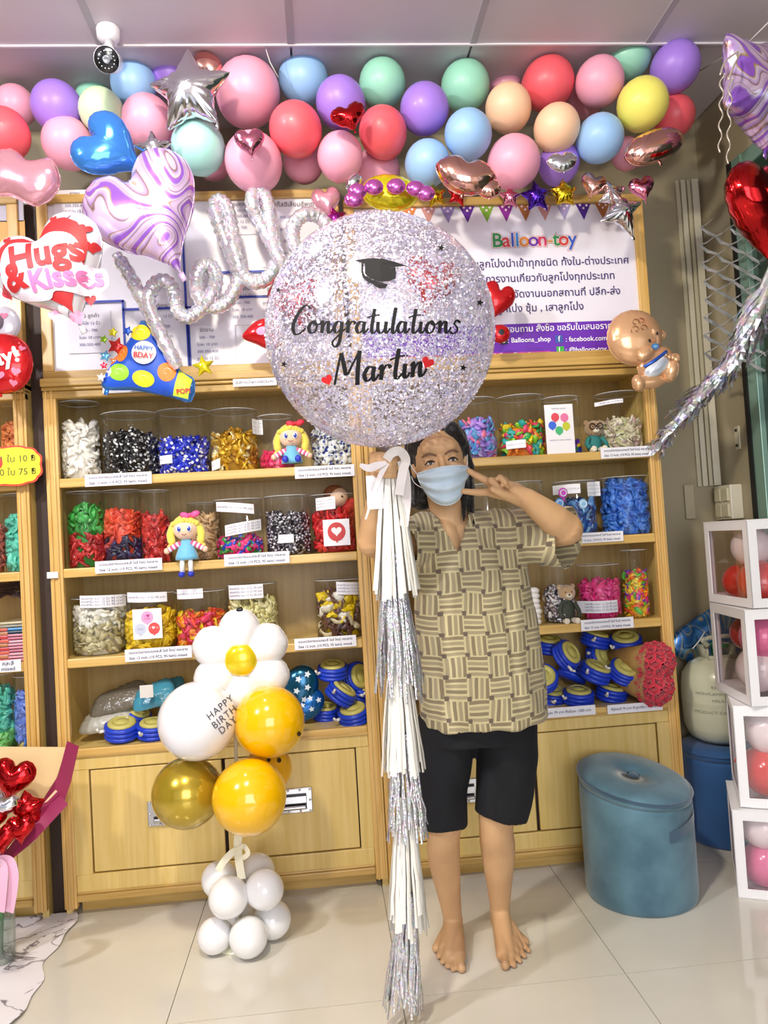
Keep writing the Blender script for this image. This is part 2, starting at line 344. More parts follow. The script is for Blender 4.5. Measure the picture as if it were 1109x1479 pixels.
# ================================================================ CABINETS
W1 = wood_mat('cabinet_wood', 'd6b766', 'e1c680', True); W2 = wood_mat('cabinet_edge_wood', 'c8a050', 'dcb86e', False)
W3 = wood_mat('cabinet_back_wood', 'a98e52', 'b89c60', True, .5); W4 = wood_mat('cabinet_moulding_wood', 'b08c46', 'd0ab62', False); W5 = wood_mat('cabinet_post_wood', 'cca050', 'e0bb76', True)
DK = M('gap_shade', '33221a', .6); steel = M('handle_steel', 'c9cbd0', .22, 1); blk = M('handle_black', '1a1a1d', .3, .6)  # DK: dark colour standing in for shade in gaps
SH = [1.46, 1.155, .852, .552]; YB = 2.915
def cabinet(x0, x1, label, handles, dark=False):
    c = thing('display_cabinet', label, 'cabinet', ((x0+x1)/2, YF, 0), 'pine display cabinets with open shelves')
    for xa, xb in ((x0, x0+.02), (x1-.02, x1)):
        obj('side_panel', B().box((xa, YF+.02, .0), (xb, YB, 1.79)), W1, c, smooth=False)
    obj('back_panel', B().box((x0+.02, YB-.012, .05), (x1-.02, YB, 1.79)), W3, c, smooth=False)
    for xa in (x0, x1-.042):
        q = obj('face_post', B().box((xa, YF, .03), (xa+.042, YF+.022, 1.80)), W5, c, smooth=False, bevel=.003)
        obj('post_bead', B().box((xa+.008, YF-.006, .03), (xa+.014, YF, 1.80)).box((xa+.026, YF-.006, .03), (xa+.033, YF, 1.80)), W5, q, smooth=False, bevel=.002)
    for z in SH:
        q = obj('shelf', B().box((x0+.02, YF+.02, z-.022), (x1-.02, YB-.012, z)), W1, c, smooth=False)
        obj('shelf_lipping', B().box((x0+.042, YF, z-.030), (x1-.042, YF+.02, z+.001)), W2, q, smooth=False, bevel=.004)
        if z > .6 : pass
    obj('top_panel', B().box((x0+.02, YF+.02, 1.765), (x1-.02, YB, 1.79)), W1, c, smooth=False)
    obj('cornice', B().box((x0, YF-.004, 1.735), (x1, YF+.03, 1.76)).box((x0, YF-.014, 1.76), (x1, YF+.04, 1.772)).box((x0, YF-.024, 1.772), (x1, YB, 1.80)), W4, c, smooth=False, bevel=.004)
    obj('door_rail', B().box((x0+.042, YF+.002, .482), (x1-.042, YF+.022, .524)), W1, c, smooth=False, bevel=.003)
    obj('lower_moulding', B().box((x0+.042, YF-.004, .523), (x1-.042, YF+.01, .533)), W4, c, smooth=False, bevel=.002)
    obj('bottom_rail', B().box((x0+.042, YF+.002, .075), (x1-.042, YF+.022, .138)), W1, c, smooth=False, bevel=.003)
    obj('base_moulding', B().box((x0+.042, YF-.006, .052), (x1-.042, YF+.03, .075)).box((x0+.042, YF-.002, .075), (x1-.042, YF+.01, .084)), W4, c, smooth=False, bevel=.004)
    obj('plinth', B().box((x0+.04, 2.675, 0), (x1-.04, 2.70, .052)), W2, c, smooth=False)
    obj('door_gap_sheet', B().box((x0+.02, YF+.03, .08), (x1-.02, YF+.034, .52)), DK, c, smooth=False)  # thin dark sheet behind the doors, darkens the gaps around them
    xm = (x0+x1)/2
    for k, (xa, xb) in enumerate(((x0+.10, xm-.006), (xm+.006, x1-.09))):
        if k == 0: obj('door_stile', B().box((x0+.042, YF+.002, .138), (x0+.096, YF+.022, .482)), W1, c, smooth=False)
        else: obj('door_stile', B().box((x1-.086, YF+.002, .138), (x1-.042, YF+.022, .482)), W1, c, smooth=False)
        d = obj('door', B().box((xa, YF+.006, .142), (xb, YF+.024, .478)), W1, c, smooth=False, bevel=.003)
        hx, hz, hm = handles[k]
        h = obj('handle_plate', B().box((hx-.062, YF+.000, hz-.042), (hx+.062, YF+.006, hz+.042)), hm, d, smooth=False, bevel=.004)
        # recess and bar are further pieces of the same handle, on the door
        obj('handle_recess', B().box((hx-.042, YF-.001, hz-.030), (hx+.042, YF+.001, hz+.024)), M('recess_dark', '4a4c50' if hm is steel else '2a2a2d', .3, .7), d, smooth=False)
        obj('handle_bar', B().tube([(hx-.038, YF-.010, hz-.020), (hx+.038, YF-.010, hz-.020)], .008, 8).box((hx-.042, YF-.012, hz-.006), (hx+.042, YF-.003, hz+.018)), hm, d, bevel=.002)
        rv = B()
        for u in (-.054, -.02, .02, .054):
            for v in (-.036, .036): rv.ell((hx+u, YF-.001, hz+v), .0042, 8, 6)
        for u in (-.054, .054): rv.ell((hx+u, YF-.001, hz), .0042, 8, 6)
        o = obj('handle_rivets', rv, M('rivet_metal', 'e2e2e6', .2, 1), d); o['kind'] = 'stuff'
    return c
X0, X1, X2 = -.915, .163, 1.237
hx = lambda px, py: P(px, py, YF)
h1, h2, h3, h4 = hx(240, 1174), hx(425, 1157), hx(668, 1143), hx(860, 1125)
cabinet(X0, X1-.001, 'pine display cabinet behind the yellow and white balloon stand', ((h1.x, h1.z, steel), (h2.x, h2.z, steel)))
cabinet(X1+.001, X2, 'pine display cabinet behind the standing person, under the shop banner', ((h3.x, h3.z, steel), (h4.x, h4.z, blk)))
cabinet(-2.0, -.972, 'pine display cabinet cut off by the left edge of the photo', ((-1.7, .32, steel), (-1.25, .32, steel)), True)
obj_gap = obj('gap_strip', B().box((-.968, YF+.05, 0), (-.919, YF+.07, 2.43)), DK, smooth=False); tag(obj_gap, 'dark brown strip for the shade in the gap between the two left cabinets', 'gap strip')  # dark strip puts the shade of the cabinet gap into colour

# ================================================================ NOTICE BOARDS (stand on the cabinets)
def board(x0, x1, z1, label, name='notice_board'):
    t = thing(name, label, 'notice board', ((x0+x1)/2, YF, 1.80))
    z0 = 1.80
    obj('board_frame', B().box((x0, YF-.004, z0), (x1, YF+.035, z0+.028)), W4, t, smooth=False, bevel=.003)
    obj('board_frame', B().box((x0, YF-.004, z1-.03), (x1, YF+.035, z1)), W4, t, smooth=False, bevel=.003)
    for xa in (x0, x1-.036):
        obj('board_frame', B().box((xa, YF-.002, z0+.028), (xa+.036, YF+.035, z1-.03)), W5, t, smooth=False, bevel=.003)
    obj('backing', B().box((x0+.036, YF+.012, z0+.028), (x1-.036, YF+.03, z1-.03)), M('board_white', 'e6e4ea', .35, coat=.5), t, smooth=False)
    return t
bl = board(X0+.005, .125, 2.44, 'wood framed notice board with papers behind the script foil balloon')
br = board(.142, X2, 2.40, 'wood framed board holding the shop banner, right of the glitter balloon')
bll = board(-2.0, -.972, 2.44, 'wood framed notice board at the far left behind the heart balloons')
# papers on the left board
pw = M('paper_white', 'eceaf2', .6); pb_ = M('blue_grid_tape', '2a3fa8', .5)
yp = YF+.011
papers = [(168, 300, 60, 46), (235, 475, 78, 86), (205, 530, 60, 46), (345, 315, 66, 50), (420, 335, 88, 104), (350, 440, 70, 60), (300, 500, 80, 60), (110, 300, 60, 50), (395, 440, 60, 56), (130, 480, 60, 60)]
lines_ = ['ราคาแก๊สฮีเลียมอัพเดท', 'รีวิว ลูกค้า', 'บริการ', 'Jobs Shirley', 'ขอบคุณ', 'ลูกโป่ง', 'โปรโมชั่น', 'จัดงาน', 'ราคา', 'สินค้า']
for k, (cx, cy, wd, hg) in enumerate(papers):
    c = P(cx, cy, yp); s = YF/FPX
    q = obj('paper_sheet', B().box((c.x-wd*s/2, yp-.002-.0004*k, c.z-hg*s/2), (c.x+wd*s/2, yp, c.z+hg*s/2)), pw, bl, smooth=False)
    tb = B()
    title = lines_[(0 if cx == 420 else (k % 9)+1)]
    text_flat(tb, title, (c.x, c.z+hg*s*.38), .018 if cx != 420 else .022, '3a3034', yp-.0075)
    for r_ in range(4):
        text_flat(tb, ['300-350-400', 'ลูกโป่ง 12 นิ้ว', '500 - 700', 'ใบละ 10 บาท'][(r_+k) % 4], (c.x, c.z+hg*s*(.2-.17*r_)), .014, '54528a', yp-.0075)
    obj('printed_lettering', tb, ATT, q, smooth=False)
g = B()
for px0, py0, px1, py1 in ((178, 435, 178, 545), (262, 300, 262, 545), (272, 455, 272, 545), (395, 395, 395, 545), (440, 470, 500, 470), (178, 448, 290, 448), (300, 395, 490, 395), (345, 430, 490, 430), (100, 438, 180, 438)):
    a, c = P(px0, py0, yp), P(px1, py1, yp)
    if px0 == px1: g.box((a.x-.004, yp-.0075, c.z), (a.x+.004, yp-.006, a.z))
    else: g.box((a.x, yp-.0075, a.z-.004), (c.x, yp-.006, a.z+.004))
obj('blue_tape_grid', g, pb_, bl, smooth=False)
g = B(); 
for k, (cx, cy) in enumerate(((12, 300), (20, 400), (15, 340))):
    c = P(cx, cy, yp); g.box((c.x-.06, yp-.003, c.z-.05), (c.x+.05, yp-.001, c.z+.05), lin(['b9b4c0', 'e9e4e0', 'd8a04a'][k]))
obj('paper_sheet', g, ATT, bll, smooth=False)
# shop banner
yb = YF+.0095
bx0, bx1 = .185, 1.195; bz0, bz1 = 1.832, 2.365
bn = obj('banner_sheet', B().box((bx0, yb, bz0), (bx1, yb+.002, bz1)), M('banner_vinyl', 'e9e5f0', .3, coat=.5), br, smooth=False)
pr = B(); yt = yb-.0012
a, c = P(700, 470, yb), P(900, 519, yb); zb0 = P(800, 517, yb).z; zb1 = P(800, 466, yb).z
pr.add([(bx0, yt, zb0), (bx1, yt, zb0), (bx1, yt, zb1), (bx0, yt, zb1)], [(0, 1, 2, 3)], lin('6a2bb0'))
zz = P(790, 507, yb).z; xx = P(795, 510, yb).x
pr.add([(bx0, yt-.0006, zb0), (xx, yt-.0006, zb0), (xx, yt-.0006, zz), (bx0, yt-.0006, zz)], [(0, 1, 2, 3)], lin('c2409a'))
fc = ['d1803c', 'c98f8a', '9c8ac4', '5b2392', '7fae36', '8d2a9a', 'b5713a', 'c98f8a', 'a79ac9', '4c2390', 'b5713a', '7fae36']
for k in range(12):
    c = P(585+28.3*k if k < 12 else 0, 299, yb); wd = .062; zt = P(700, 297, yb).z+.004; x = P(590+28.0*k, 299, yb).x
    if x+wd/2 > bx1: break
    pr.add([(x-wd/2, yt, zt), (x+wd/2, yt, zt), (x, yt, zt-.066)], [(0, 2, 1)], lin(fc[k]))
    for d in range(3):
        ox, oz = [(0, -.022), (-.012, -.010), (.012, -.012)][d]
        n = 8; pr.add([(x+ox+.0045*math.cos(2*math.pi*j/n), yt-.0006, zt+oz+.0045*math.sin(2*math.pi*j/n)) for j in range(n)], [tuple(range(n))], lin('f1d8e8'))
logo = [('B', '2f8a4a'), ('a', 'd23a4a'), ('l', '3a5ac0'), ('l', '3a8ad0'), ('o', 'e0862e'), ('o', '6a2fa0'), ('n', 'd23a6a'), ('-', 'c98f5a'), ('t', '2f8a4a'), ('o', 'd2403a'), ('y', '3a5ac0')]
lx = P(711, 348, yb).x; lz = P(775, 347, yb).z; adv = [.034, .031, .017, .017, .034, .034, .033, .022, .024, .033, .032]
for k, (ch, cl) in enumerate(logo):
    text_flat(pr, ch, (lx+adv[k]/2, lz), .072, 'c98a8a', yt-.0004, bold=.07)
    text_flat(pr, ch, (lx+adv[k]/2, lz), .072, 'f6f0ee', yt-.0010, bold=.045)
    text_flat(pr, ch, (lx+adv[k]/2, lz), .072, cl, yt-.0016, bold=.018); lx += adv[k]
for body, cx, cy, sz, cl in (('จำหน่ายลูกโป่งนำเข้าทุกชนิด ทั้งใน-ต่างประเทศ', 778, 380, .037, '3a2c6e'), ('และให้บริการงานเกี่ยวกับลูกโป่งทุกประเภท', 770, 402, .037, '3a2c6e'),
                             ('พร้อม รับจัดงานนอกสถานที่ ปลีก-ส่ง', 792, 424, .037, '3a2c6e'), ('ลูกโป่ง ซุ้ม , เสาลูกโป่ง', 780, 445, .037, '3a2c6e'),
                             ('ติดต่อสอบถาม สั่งซื้อ ขอรับใบเสนอราคาได้', 800, 474, .031, 'ffffff'), (': Balloons_shop', 764, 491, .025, 'ffffff'), (': facebook.com/balloon', 862, 489, .025, 'ffffff'),
                             (': @balloon-toy', 846, 505, .025, 'ffffff'), ('Shopballoon@gmail.com', 740, 513, .022, 'ffffff')):
    c = P(cx, cy, yb); text_flat(pr, body, (c.x, c.z), sz, cl, yt-.0012, bold=.008)
for cx, cy, cl, ch in ((727, 492, '2a2a3a', 'o'), (807, 490, '3b5aa8', 'f'), (809, 506, '3fae4a', 'L')):
    c = P(cx, cy, yb); pr.add([(c.x-.014, yt-.0008, c.z-.014), (c.x+.014, yt-.0008, c.z-.014), (c.x+.014, yt-.0008, c.z+.014), (c.x-.014, yt-.0008, c.z+.014)], [(0, 1, 2, 3)], lin(cl))
    text_flat(pr, ch, (c.x, c.z), .03, 'ffffff', yt-.0014)
obj('printed_lettering', pr, ATT, bn, smooth=False)

# ================================================================ JARS OF UNINFLATED BALLOONS
tub_m = clear_mat('clear_tub_plastic', 'fafbfb', .03, .38, .05)
lab_m = M('label_paper', 'eeeef4', .5)
def crumple(b, c, s, col, r_=None):
    """one slack latex balloon: flattened, folded bag with a rolled neck"""
    q = Euler((random.uniform(0, 6.3), random.uniform(-.9, .9), random.uniform(0, 6.3))).to_matrix()
    seg, rn = 7, 5; vs = []; ph = random.uniform(0, 6.3); am = random.uniform(.25, .5)
    rings = []
    for i in range(rn+1):
        t = i/rn; w = math.sin(min(1, t*1.15+.12)*math.pi*.86)**.7*.5+.06
        ring = []
        for j in range(seg):
            a = 2*math.pi*j/seg; x = w*math.cos(a); y = w*.42*math.sin(a)*(1+.4*math.sin(3*a+ph)); z = (t-.5)*1.7
            y += am*math.sin(2.6*z+ph)*.6; x += .15*math.sin(4*z+ph)
            ring.append((q@Vector((x, y, z)))*s+c)
        rings.append(ring)
    b.loft(rings, True, True, col)
def tint(c, a=.12):
    l = lin(c); k = 1+random.uniform(-a, a); return (min(1, l[0]*k), min(1, l[1]*k), min(1, l[2]*k), 1)
def jar(label, x0, x1, ytop, yfill, shelf, pal, mat=None, oval=False, Yc=None, notes=(), sz=.036, dens=1.0, noise_low=None, name='clear_tub', grp=None):
    """x0,x1,ytop,yfill measured on the photograph; the jar stands on its shelf"""
    zs = SH[shelf]+.0006
    r = (x1-x0)/2/FPX*2.70*.97; ry = min(r, .105) if not oval else r*.72
    Y = Yc if Yc else YF+.028+ry
    r = (x1-x0)/2/FPX*Y
    c = P((x0+x1)/2, (ytop+yfill)/2, Y); top = P((x0+x1)/2, ytop, Y).z; fill = P((x0+x1)/2, yfill, Y-ry).z
    bx = P((x0+x1)/2+ (x1-x0)*0, yfill+ (yfill-ytop)*.6, Y).x
    ctr = Vector((bx, Y, zs)); n = 36
    t = thing(name, label, 'tub', ctr, grp or 'clear tubs of balloons on the shelves')
    pr_ = [(.0001, .0005), (r*.99, .0005), (r, .003), (r, top-zs-.002), (r+.0012, top-zs), (r+.0002, top-zs+.0008)]
    s = B(); s.lathe(ctr, pr_, n, sx=1, sy=ry/r); o = obj('tub_shell', s, tub_m, t); 
    rim = B().torus(ctr+Vector((0, 0, top-zs)), r, .0012, 36, 6, sy=ry/r); obj('tub_rim', rim, M('tub_rim_plastic', 'e8ecee', .1, trans=.3), t)
    cb_ = B(); h = max(.02, fill-zs)
    cb_.lathe(ctr+Vector((0, 0, .002)), [(.001, 0), (r*.72, 0), (r*.72, h*.86), (r*.5, h*.93), (.001, h*.95)], 20, tint(pal[0] if isinstance(pal[0], str) else pal[0][0], 0), sy=ry/r)
    N = int(dens*(2.2*r*h/(sz*sz*.17)))
    for k in range(N):
        a = random.uniform(0, 2*math.pi) if k % 3 else random.uniform(math.pi, 2*math.pi); z = random.uniform(.012, h)
        rr = r*.86-sz*.18
        pl_ = pal
        if noise_low and z < h*noise_low[0]: pl_ = noise_low[1]
        crumple(cb_, ctr+Vector((rr*math.cos(a), rr*ry/r*math.sin(a), z)), sz*.74, tint(random.choice(pl_)))
    for k in range(int(N*.22)):
        a = random.uniform(0, 6.3); rr = r*.8*math.sqrt(random.random())
        crumple(cb_, ctr+Vector((rr*math.cos(a), rr*ry/r*math.sin(a), h*random.uniform(.93, 1.06))), sz*.66, tint(random.choice(pal)))
    # keep every balloon inside the wall
    vs = np.array(cb_.v)-np.array(ctr); k = np.sqrt((vs[:, 0]/(r*.965))**2+(vs[:, 1]/(ry*.965))**2); k = np.maximum(k, 1); vs[:, 0] /= k; vs[:, 1] /= k
    vs[:, 2] = np.maximum(vs[:, 2], .002); cb_.v = (vs+np.array(ctr)).tolist()
    o = obj('loose_balloons', cb_, mat or ATTL, t); o['kind'] = 'stuff'
    for (px, py, wd, hg, rot) in notes:
        d = P(px, py, Y-ry-.003); s_ = d.y/FPX; w_, h_ = wd*s_/2, hg*s_/2
        def on(u, v):  # follow the jar's curved wall
            x = d.x+u; q = max(-.98, min(.98, (x-ctr.x)/(r+.002))); return (x, ctr.y-(ry+.0025)*math.sqrt(1-q*q), d.z+v+rot*u)
        s2 = B(); nn = 6; ringA = [on(-w_+2*w_*i/nn, -h_) for i in range(nn+1)]; ringB = [on(-w_+2*w_*i/nn, h_) for i in range(nn+1)]
        s2.loft([ringA, ringB], False, False, closed=False)
        q = obj('paper_label', s2, lab_m, t); 
        tb = B()
        for ln in range(3 if hg > 14 else 1):
            v, f = text_geo('แบบสกรีน หนา 12 นิ้ว 95 บาท', min(.016, w_*.16)); v, f = subdiv2d(v, f, .02)
            dz = (.5-ln*.5)*h_ if hg > 14 else 0
            tb.add([tuple(Vector(on(x, y+dz))+Vector((0, -.0012, 0))) for x, y in v], f, lin('6a6a8a'))
        obj('printed_lettering', tb, ATT, q, smooth=False)
    return t, ctr, r, ry, top
ATTL = attr_mat('latex_slack', .33, 0, .15); ATTM = attr_mat('latex_metallic', .3, .35)
DOT = attr_mat('latex_white_dots', .35, dots=('f4f4f4', 60, .34)); SPK = attr_mat('latex_fine_white_print', .3, dots=('d9d9e2', 95, .42)); SPB = attr_mat('latex_blue_print', .35, dots=('3a4a9a', 70, .38))
T = jar
T('tall clear tub of plain white uninflated balloons at the left end of the top shelf', 90, 143, 583, 612, 0, ['efece4', 'f4f1ea', 'e2ddd2'])
T('clear tub of black balloons with white polka dots on the top shelf', 150, 229, 600, 625, 0, ['17171c', '1e1e24'], DOT)
T('clear tub of royal blue balloons with white polka dots on the top shelf', 229, 303, 596, 633, 0, ['1f2fb8', '2638c8'], DOT, notes=((238, 663, 20, 12, 0),))
T('clear tub of golden yellow balloons right of the blue polka dot tub', 304, 373, 595, 624, 0, ['c99a1e', 'd8ac2c', 'b8861a', 'ecd9a0'], ATTM, notes=((372-2, 613, 14, 22, 0), (310, 670, 14, 14, .2)))
T('clear tub of hot pink balloons half hidden behind the doll with the red bow', 376, 426, 602, 652, 0, ['e8306e', 'f0478a', 'd8285e'])
T('clear tub of white balloons with blue print beside the doll, under the glitter balloon', 447, 517, 600, 618, 0, ['e9ebea', 'dde2e6'], SPB)
T('clear tub of lilac, sky blue and pink balloons right of the person\'s head', 660, 718, 578, 608, 0, ['9a7ad0', '6fa6e0', 'e87a9a', 'b08ae0', '5aa0d8'], Yc=2.73)
T('clear tub of many-coloured balloons right of the lilac and blue tub', 719, 789, 575, 612, 0, ['f08a2e', '3ab05a', 'f0d020', 'e8446a', '2aa8a0', 'f06030', '8acc30'], notes=((747, 641, 26, 12, 0),))
ta = T('clear tub of rainbow balloons fronted by a card with five coloured balloons', 787, 843, 576, 640, 0, ['2a50d0', 'f0c820', 'e84030', '38a050', 'f08020', '7a3ad0'])
T('clear tub of cream and floral balloons at the right end of the top shelf', 861, 929, 570, 606, 0, ['e8e0c4', 'd8cfae', 'efe9d8', 'c8b0a8', 'cfd0a0'], notes=((884, 579, 34, 6, 0),), sz=.03)
# second shelf
T('tall tub of green balloons lying over red ones on the second shelf', 99, 150, 711, 737, 1, ['2f8f3a', '3aa848', '278030'], noise_low=(.60, ['b0262a', 'a01f26', 'c8302e']))
T('tall tub of orange-red balloons over dark navy ones on the second shelf', 151, 204, 709, 742, 1, ['d84a2e', 'e0583a', 'c83a28'], noise_low=(.55, ['231f3e', '2a2648', '39356a', 'c04a4a']))
T('tall tub of dark red balloons just left of the hanging doll', 205, 246, 709, 748, 1, ['b82a2a', 'c83430', 'a02024'])
T('clear tub of tan skin-coloured balloons behind the hanging doll', 272, 318, 727, 748, 1, ['cba77a', 'd8b48a', 'b8946a'], Yc=2.80)
T('clear tub of hot pink and blue polka dot balloons on the second shelf', 314, 383, 722, 779, 1, ['e82a80', 'f0409a', '2a50d0', 'd82a70', '38a048'], attr_mat('latex_few_dots', .35, dots=('f4c8d8', 70, .22)), notes=((338, 733, 54, 14, -.12), (350, 762, 50, 16, .14)))
T('clear tub of dark metallic black balloons with silver print on the second shelf', 384, 449, 717, 745, 1, ['1d1a26', '28202e', '3a2c3e'], SPK, notes=((413, 778, 22, 12, 0),))
tr = T('clear tub of bright red balloons with a white heart card on the second shelf', 450, 514, 715, 742, 1, ['d8242a', 'e23034', 'c01c24'], notes=((470, 727, 28, 18, .05),))
T('nearly empty clear tub behind the raised hand', 680, 722, 700, 752, 1, ['c8c8cc', 'a8b0b8'])
T('clear tub seen behind the raised forearm on the second shelf', 725, 789, 697, 742, 1, ['b8bcc8', '8898b8'])
T('clear tub of blue and navy balloons with ribbon rosettes beside the solid blue tub', 800, 862, 696, 726, 1, ['2a62b8', '2a3f8a', '5a98d8', '1f3a78', '86b8e0'], notes=((822, 706, 34, 14, 0),))
T('wide clear tub packed with bright blue balloons at the right end of the second shelf', 863, 937, 690, 697, 1, ['3a78d8', '4a88e4', '3068c8'], notes=((868, 704, 20, 22, 0),), dens=1.15)
# third shelf
T('boxy clear tub of white over pale cream balloons at the left of the third shelf', 107, 181, 862, 880, 2, ['e8e6dc', 'dfdcc8', 'f0efe8'], noise_low=(.62, ['b5ac84', 'c4bc92', 'a89e74']), notes=((144, 869, 56, 17, -.05),))
tc3 = T('boxy clear tub of yellow balloons with a three-balloon picture card', 182, 255, 856, 888, 2, ['ecc81e', 'f4d62e', 'e0b416'], notes=((210, 863, 54, 14, -.05),))
T('clear tub of red, orange and yellow balloons on the third shelf behind the daisy', 256, 328, 853, 890, 2, ['e84a2a', 'f08a20', 'f0cc20', 'd82a5a', 'e8406a'], notes=((273, 858, 38, 14, 0),))
T('clear tub of pale yellow balloons behind the daisy balloon on the third shelf', 330, 402, 843, 870, 2, ['e2dca0', 'd8d088', 'ece6b4'], notes=((354, 855, 50, 20, 0),))
T('clear tub of brown, yellow and white balloons beside the divider on the third shelf', 456, 527, 836, 862, 2, ['f0d424', '5a3a32', 'f0ece0', '6a443a', 'e8c818'], noise_low=(.5, ['d8ccaa', '5a3a32', '4a2e2a']), notes=((506, 850, 40, 18, -.1),), sz=.045)
T('clear tub of dark balloons with white print right of the person, third shelf', 783, 832, 815, 856, 2, ['2e2832', '6a5a5a', 'd8cfc8', '3a2f3a'], SPK)
T('clear tub of hot pink balloons topped with white ones beside the small bear', 834, 897, 815, 845, 2, ['f03a90', 'f4509e', 'e82e84'], notes=((868, 877, 54, 18, 0),), dens=1.1)
T('narrow clear tub of small many-coloured printed balloons at the right end of the third shelf', 898, 937, 794, 830, 2, ['f0c820', 'f06a20', 'e8388a', '58c040', '7a40c0', 'f0d840'], attr_mat('latex_small_print', .35, dots=('d84040', 90, .25)), sz=.026)
# left cabinet
T('clear tub of orange balloons on the left cabinet above the yellow price sign', 4, 50, 583, 617, 0, ['dc7a3e', 'e88a4a', 'd06e34'])
T('clear tub of mint green balloons in the left cabinet, second shelf', 10, 57, 714, 752, 1, ['5ac8b0', '6ad4bc', '48b8a0'])
T('clear tub of brick red balloons at the left photo edge, second shelf', -36, 9, 716, 765, 1, ['b85a4a', 'a84c40'])
T('clear tub of mint balloons over light green at the left photo edge, bottom shelf', -24, 21, 972, 1003, 3, ['48b8a0', '5ac8b0'], noise_low=(.35, ['7ad07a', '6ac46a']))
T('clear tub of cornflower blue balloons over yellow, left cabinet bottom shelf', 23, 66, 974, 1010, 3, ['6a8ae0', '5a7ad8', '7a98e8'], noise_low=(.22, ['e0d06a', 'd8c860', '3a7ad8']))
# empty space tubs' neighbours: cards resting in front of tubs
def card(label, px, py, w_, h_, Y, art, zs=None):
    c = P(px, py, Y); s = Y/FPX; q = B().box((c.x-w_*s/2, Y-.001, c.z-h_*s/2), (c.x+w_*s/2, Y+.001, c.z+h_*s/2))
    if zs is not None:
        dz = zs-(c.z-h_*s/2); q = B().box((c.x-w_*s/2, Y-.001, zs), (c.x+w_*s/2, Y+.001, c.z+h_*s/2))
    t = thing('picture_card', label, 'card', (c.x, Y, zs if zs else c.z-h_*s/2)); obj('card_sheet', q, M('card_white', 'f2f0f4', .35), t, smooth=False)
    g = B()
    for kind, dx, dy, r_, col in art:
        k = (c.x+dx*s, Y-.0018, c.z-dy*s)
        if kind == 'o':
            n = 20; g.add([(k[0]+r_*s*math.cos(2*math.pi*j/n), k[1], k[2]+r_*s*math.sin(2*math.pi*j/n)*1.05) for j in range(n)], [tuple(range(n))], lin(col))
            g.add([(k[0]-1.5*s, k[1], k[2]-r_*s*1.2), (k[0]+1.5*s, k[1], k[2]-r_*s*1.2), (k[0], k[1], k[2]-r_*s*.9)], [(0, 1, 2)], lin(col))
        elif kind == 'h':
            pts = [(16*math.sin(t_)**3/16, (13*math.cos(t_)-5*math.cos(2*t_)-2*math.cos(3*t_)-math.cos(4*t_))/16) for t_ in [2*math.pi*j/24 for j in range(24)]]
            g.add([(k[0]+r_*s*x, k[1]-.0008, k[2]+r_*s*y) for x, y in pts], [tuple(range(24))], lin(col))
        else: text_flat(g, kind, (k[0], k[2]), r_*s, col, k[1]-.0008)
    obj('printed_picture', g, ATT, t, smooth=False); return t
card('white card with five coloured smiley balloons standing in front of the rainbow tub', 808, 616, 43, 66, 2.632, [('o', -6, -14, 6.2, 'e0485a'), ('o', 8, -13, 6.2, 'e878a8'), ('o', -11, -2, 6, '3a6ae0'), ('o', 10, 0, 6, 'c8cc30'), ('o', -1, 6, 6, '48b878'), ('balloon party', 0, -27, 4, '8a88a8'), ('balloons in many colours', 0, 20, 3.2, '8a88a8')], SH[0]+.001)
card('square white card with a red balloon and a white heart on the red tub', 486, 769, 38, 38, 2.636, [('o', 0, -1, 13, 'cc3a3a'), ('h', 0, -2, 7.5, 'f4f0f0')])
card('white card with pink, red and silver balloons on the yellow tub', 213, 901, 40, 42, 2.636, [('o', 0, -9, 8.5, 'e6a0cc'), ('o', -10, 7, 8, 'c4c8dc'), ('o', 9, 7, 8, 'd84a4a'), ('I ♥', 0, -11, 4.4, 'b0408a'), ('YOU', 0, -7, 4.2, 'b0408a'), ('YOU', -10, 7, 4.0, '8a90a8'), ('I ♥ U', 9, 6, 4.0, 'f0d8d8')])
# tags on the blue rosette tub
for px, py, cl, lb in ((813, 712, 'c84ac0', 'small magenta paper balloon rosette on the blue and navy tub'), (842, 728, '8ac0e8', 'light blue paper balloon rosette on the blue and navy tub'), (808, 727, '5aa0e0', 'sky blue ribbon rosette under the magenta one')):
    c = P(px, py, 2.632); q = B().ell(c, (.017, .006, .019), 16, 10); q.tube([c+Vector((0, 0, -.018)), c+Vector((.002, 0, -.03))], .004, 8)
    t = obj('paper_rosette', q, M('ros_'+cl, cl, .5)); tag(t, lb, 'rosette'); obj('rosette_ring', B().torus(c+Vector((0, -.005, 0)), .011, .002, 20, 6, Matrix.Rotation(R(90), 3, 'X')), M('ros_edge', 'e8f0f6', .4), t)
# shelf-edge price cards
txt2 = ('แบบแบ่งขายแบบคละสี ไซส์ ใหญ่ คละลาย', 'Size 12 inch, (10 PCS, 95 baht) mixed.')
def price_card(px, py, w_, h_, label, rot=0, lines=txt2, Y=YF-.008):
    c = P(px, py, Y); s = Y/FPX; a = w_*s/2; hh = h_*s/2; mt = Matrix.Translation(c)@Matrix.Rotation(rot, 4, 'Y')
    t = obj('price_card', B().box((-a, -.0008, -hh), (a, .0008, hh), mat=mt), lab_m, smooth=False); tag(t, label, 'price card', 'printed price cards on the shelf edges')
    g = B()
    for k, ln in enumerate(lines):
        v, f = text_geo(ln, 1, bold=.01); wd = max(x for x, y in v)-min(x for x, y in v); sz = min(a*1.75/wd, hh*.95)
        z0 = (hh*.42-k*hh*.9) if len(lines) > 1 else 0
        g.add([mt@Vector((x*sz, -.0022, y*sz+z0)) for x, y in v], f, lin('4a4a6a'))
    obj('printed_lettering', g, ATT, t, smooth=False)
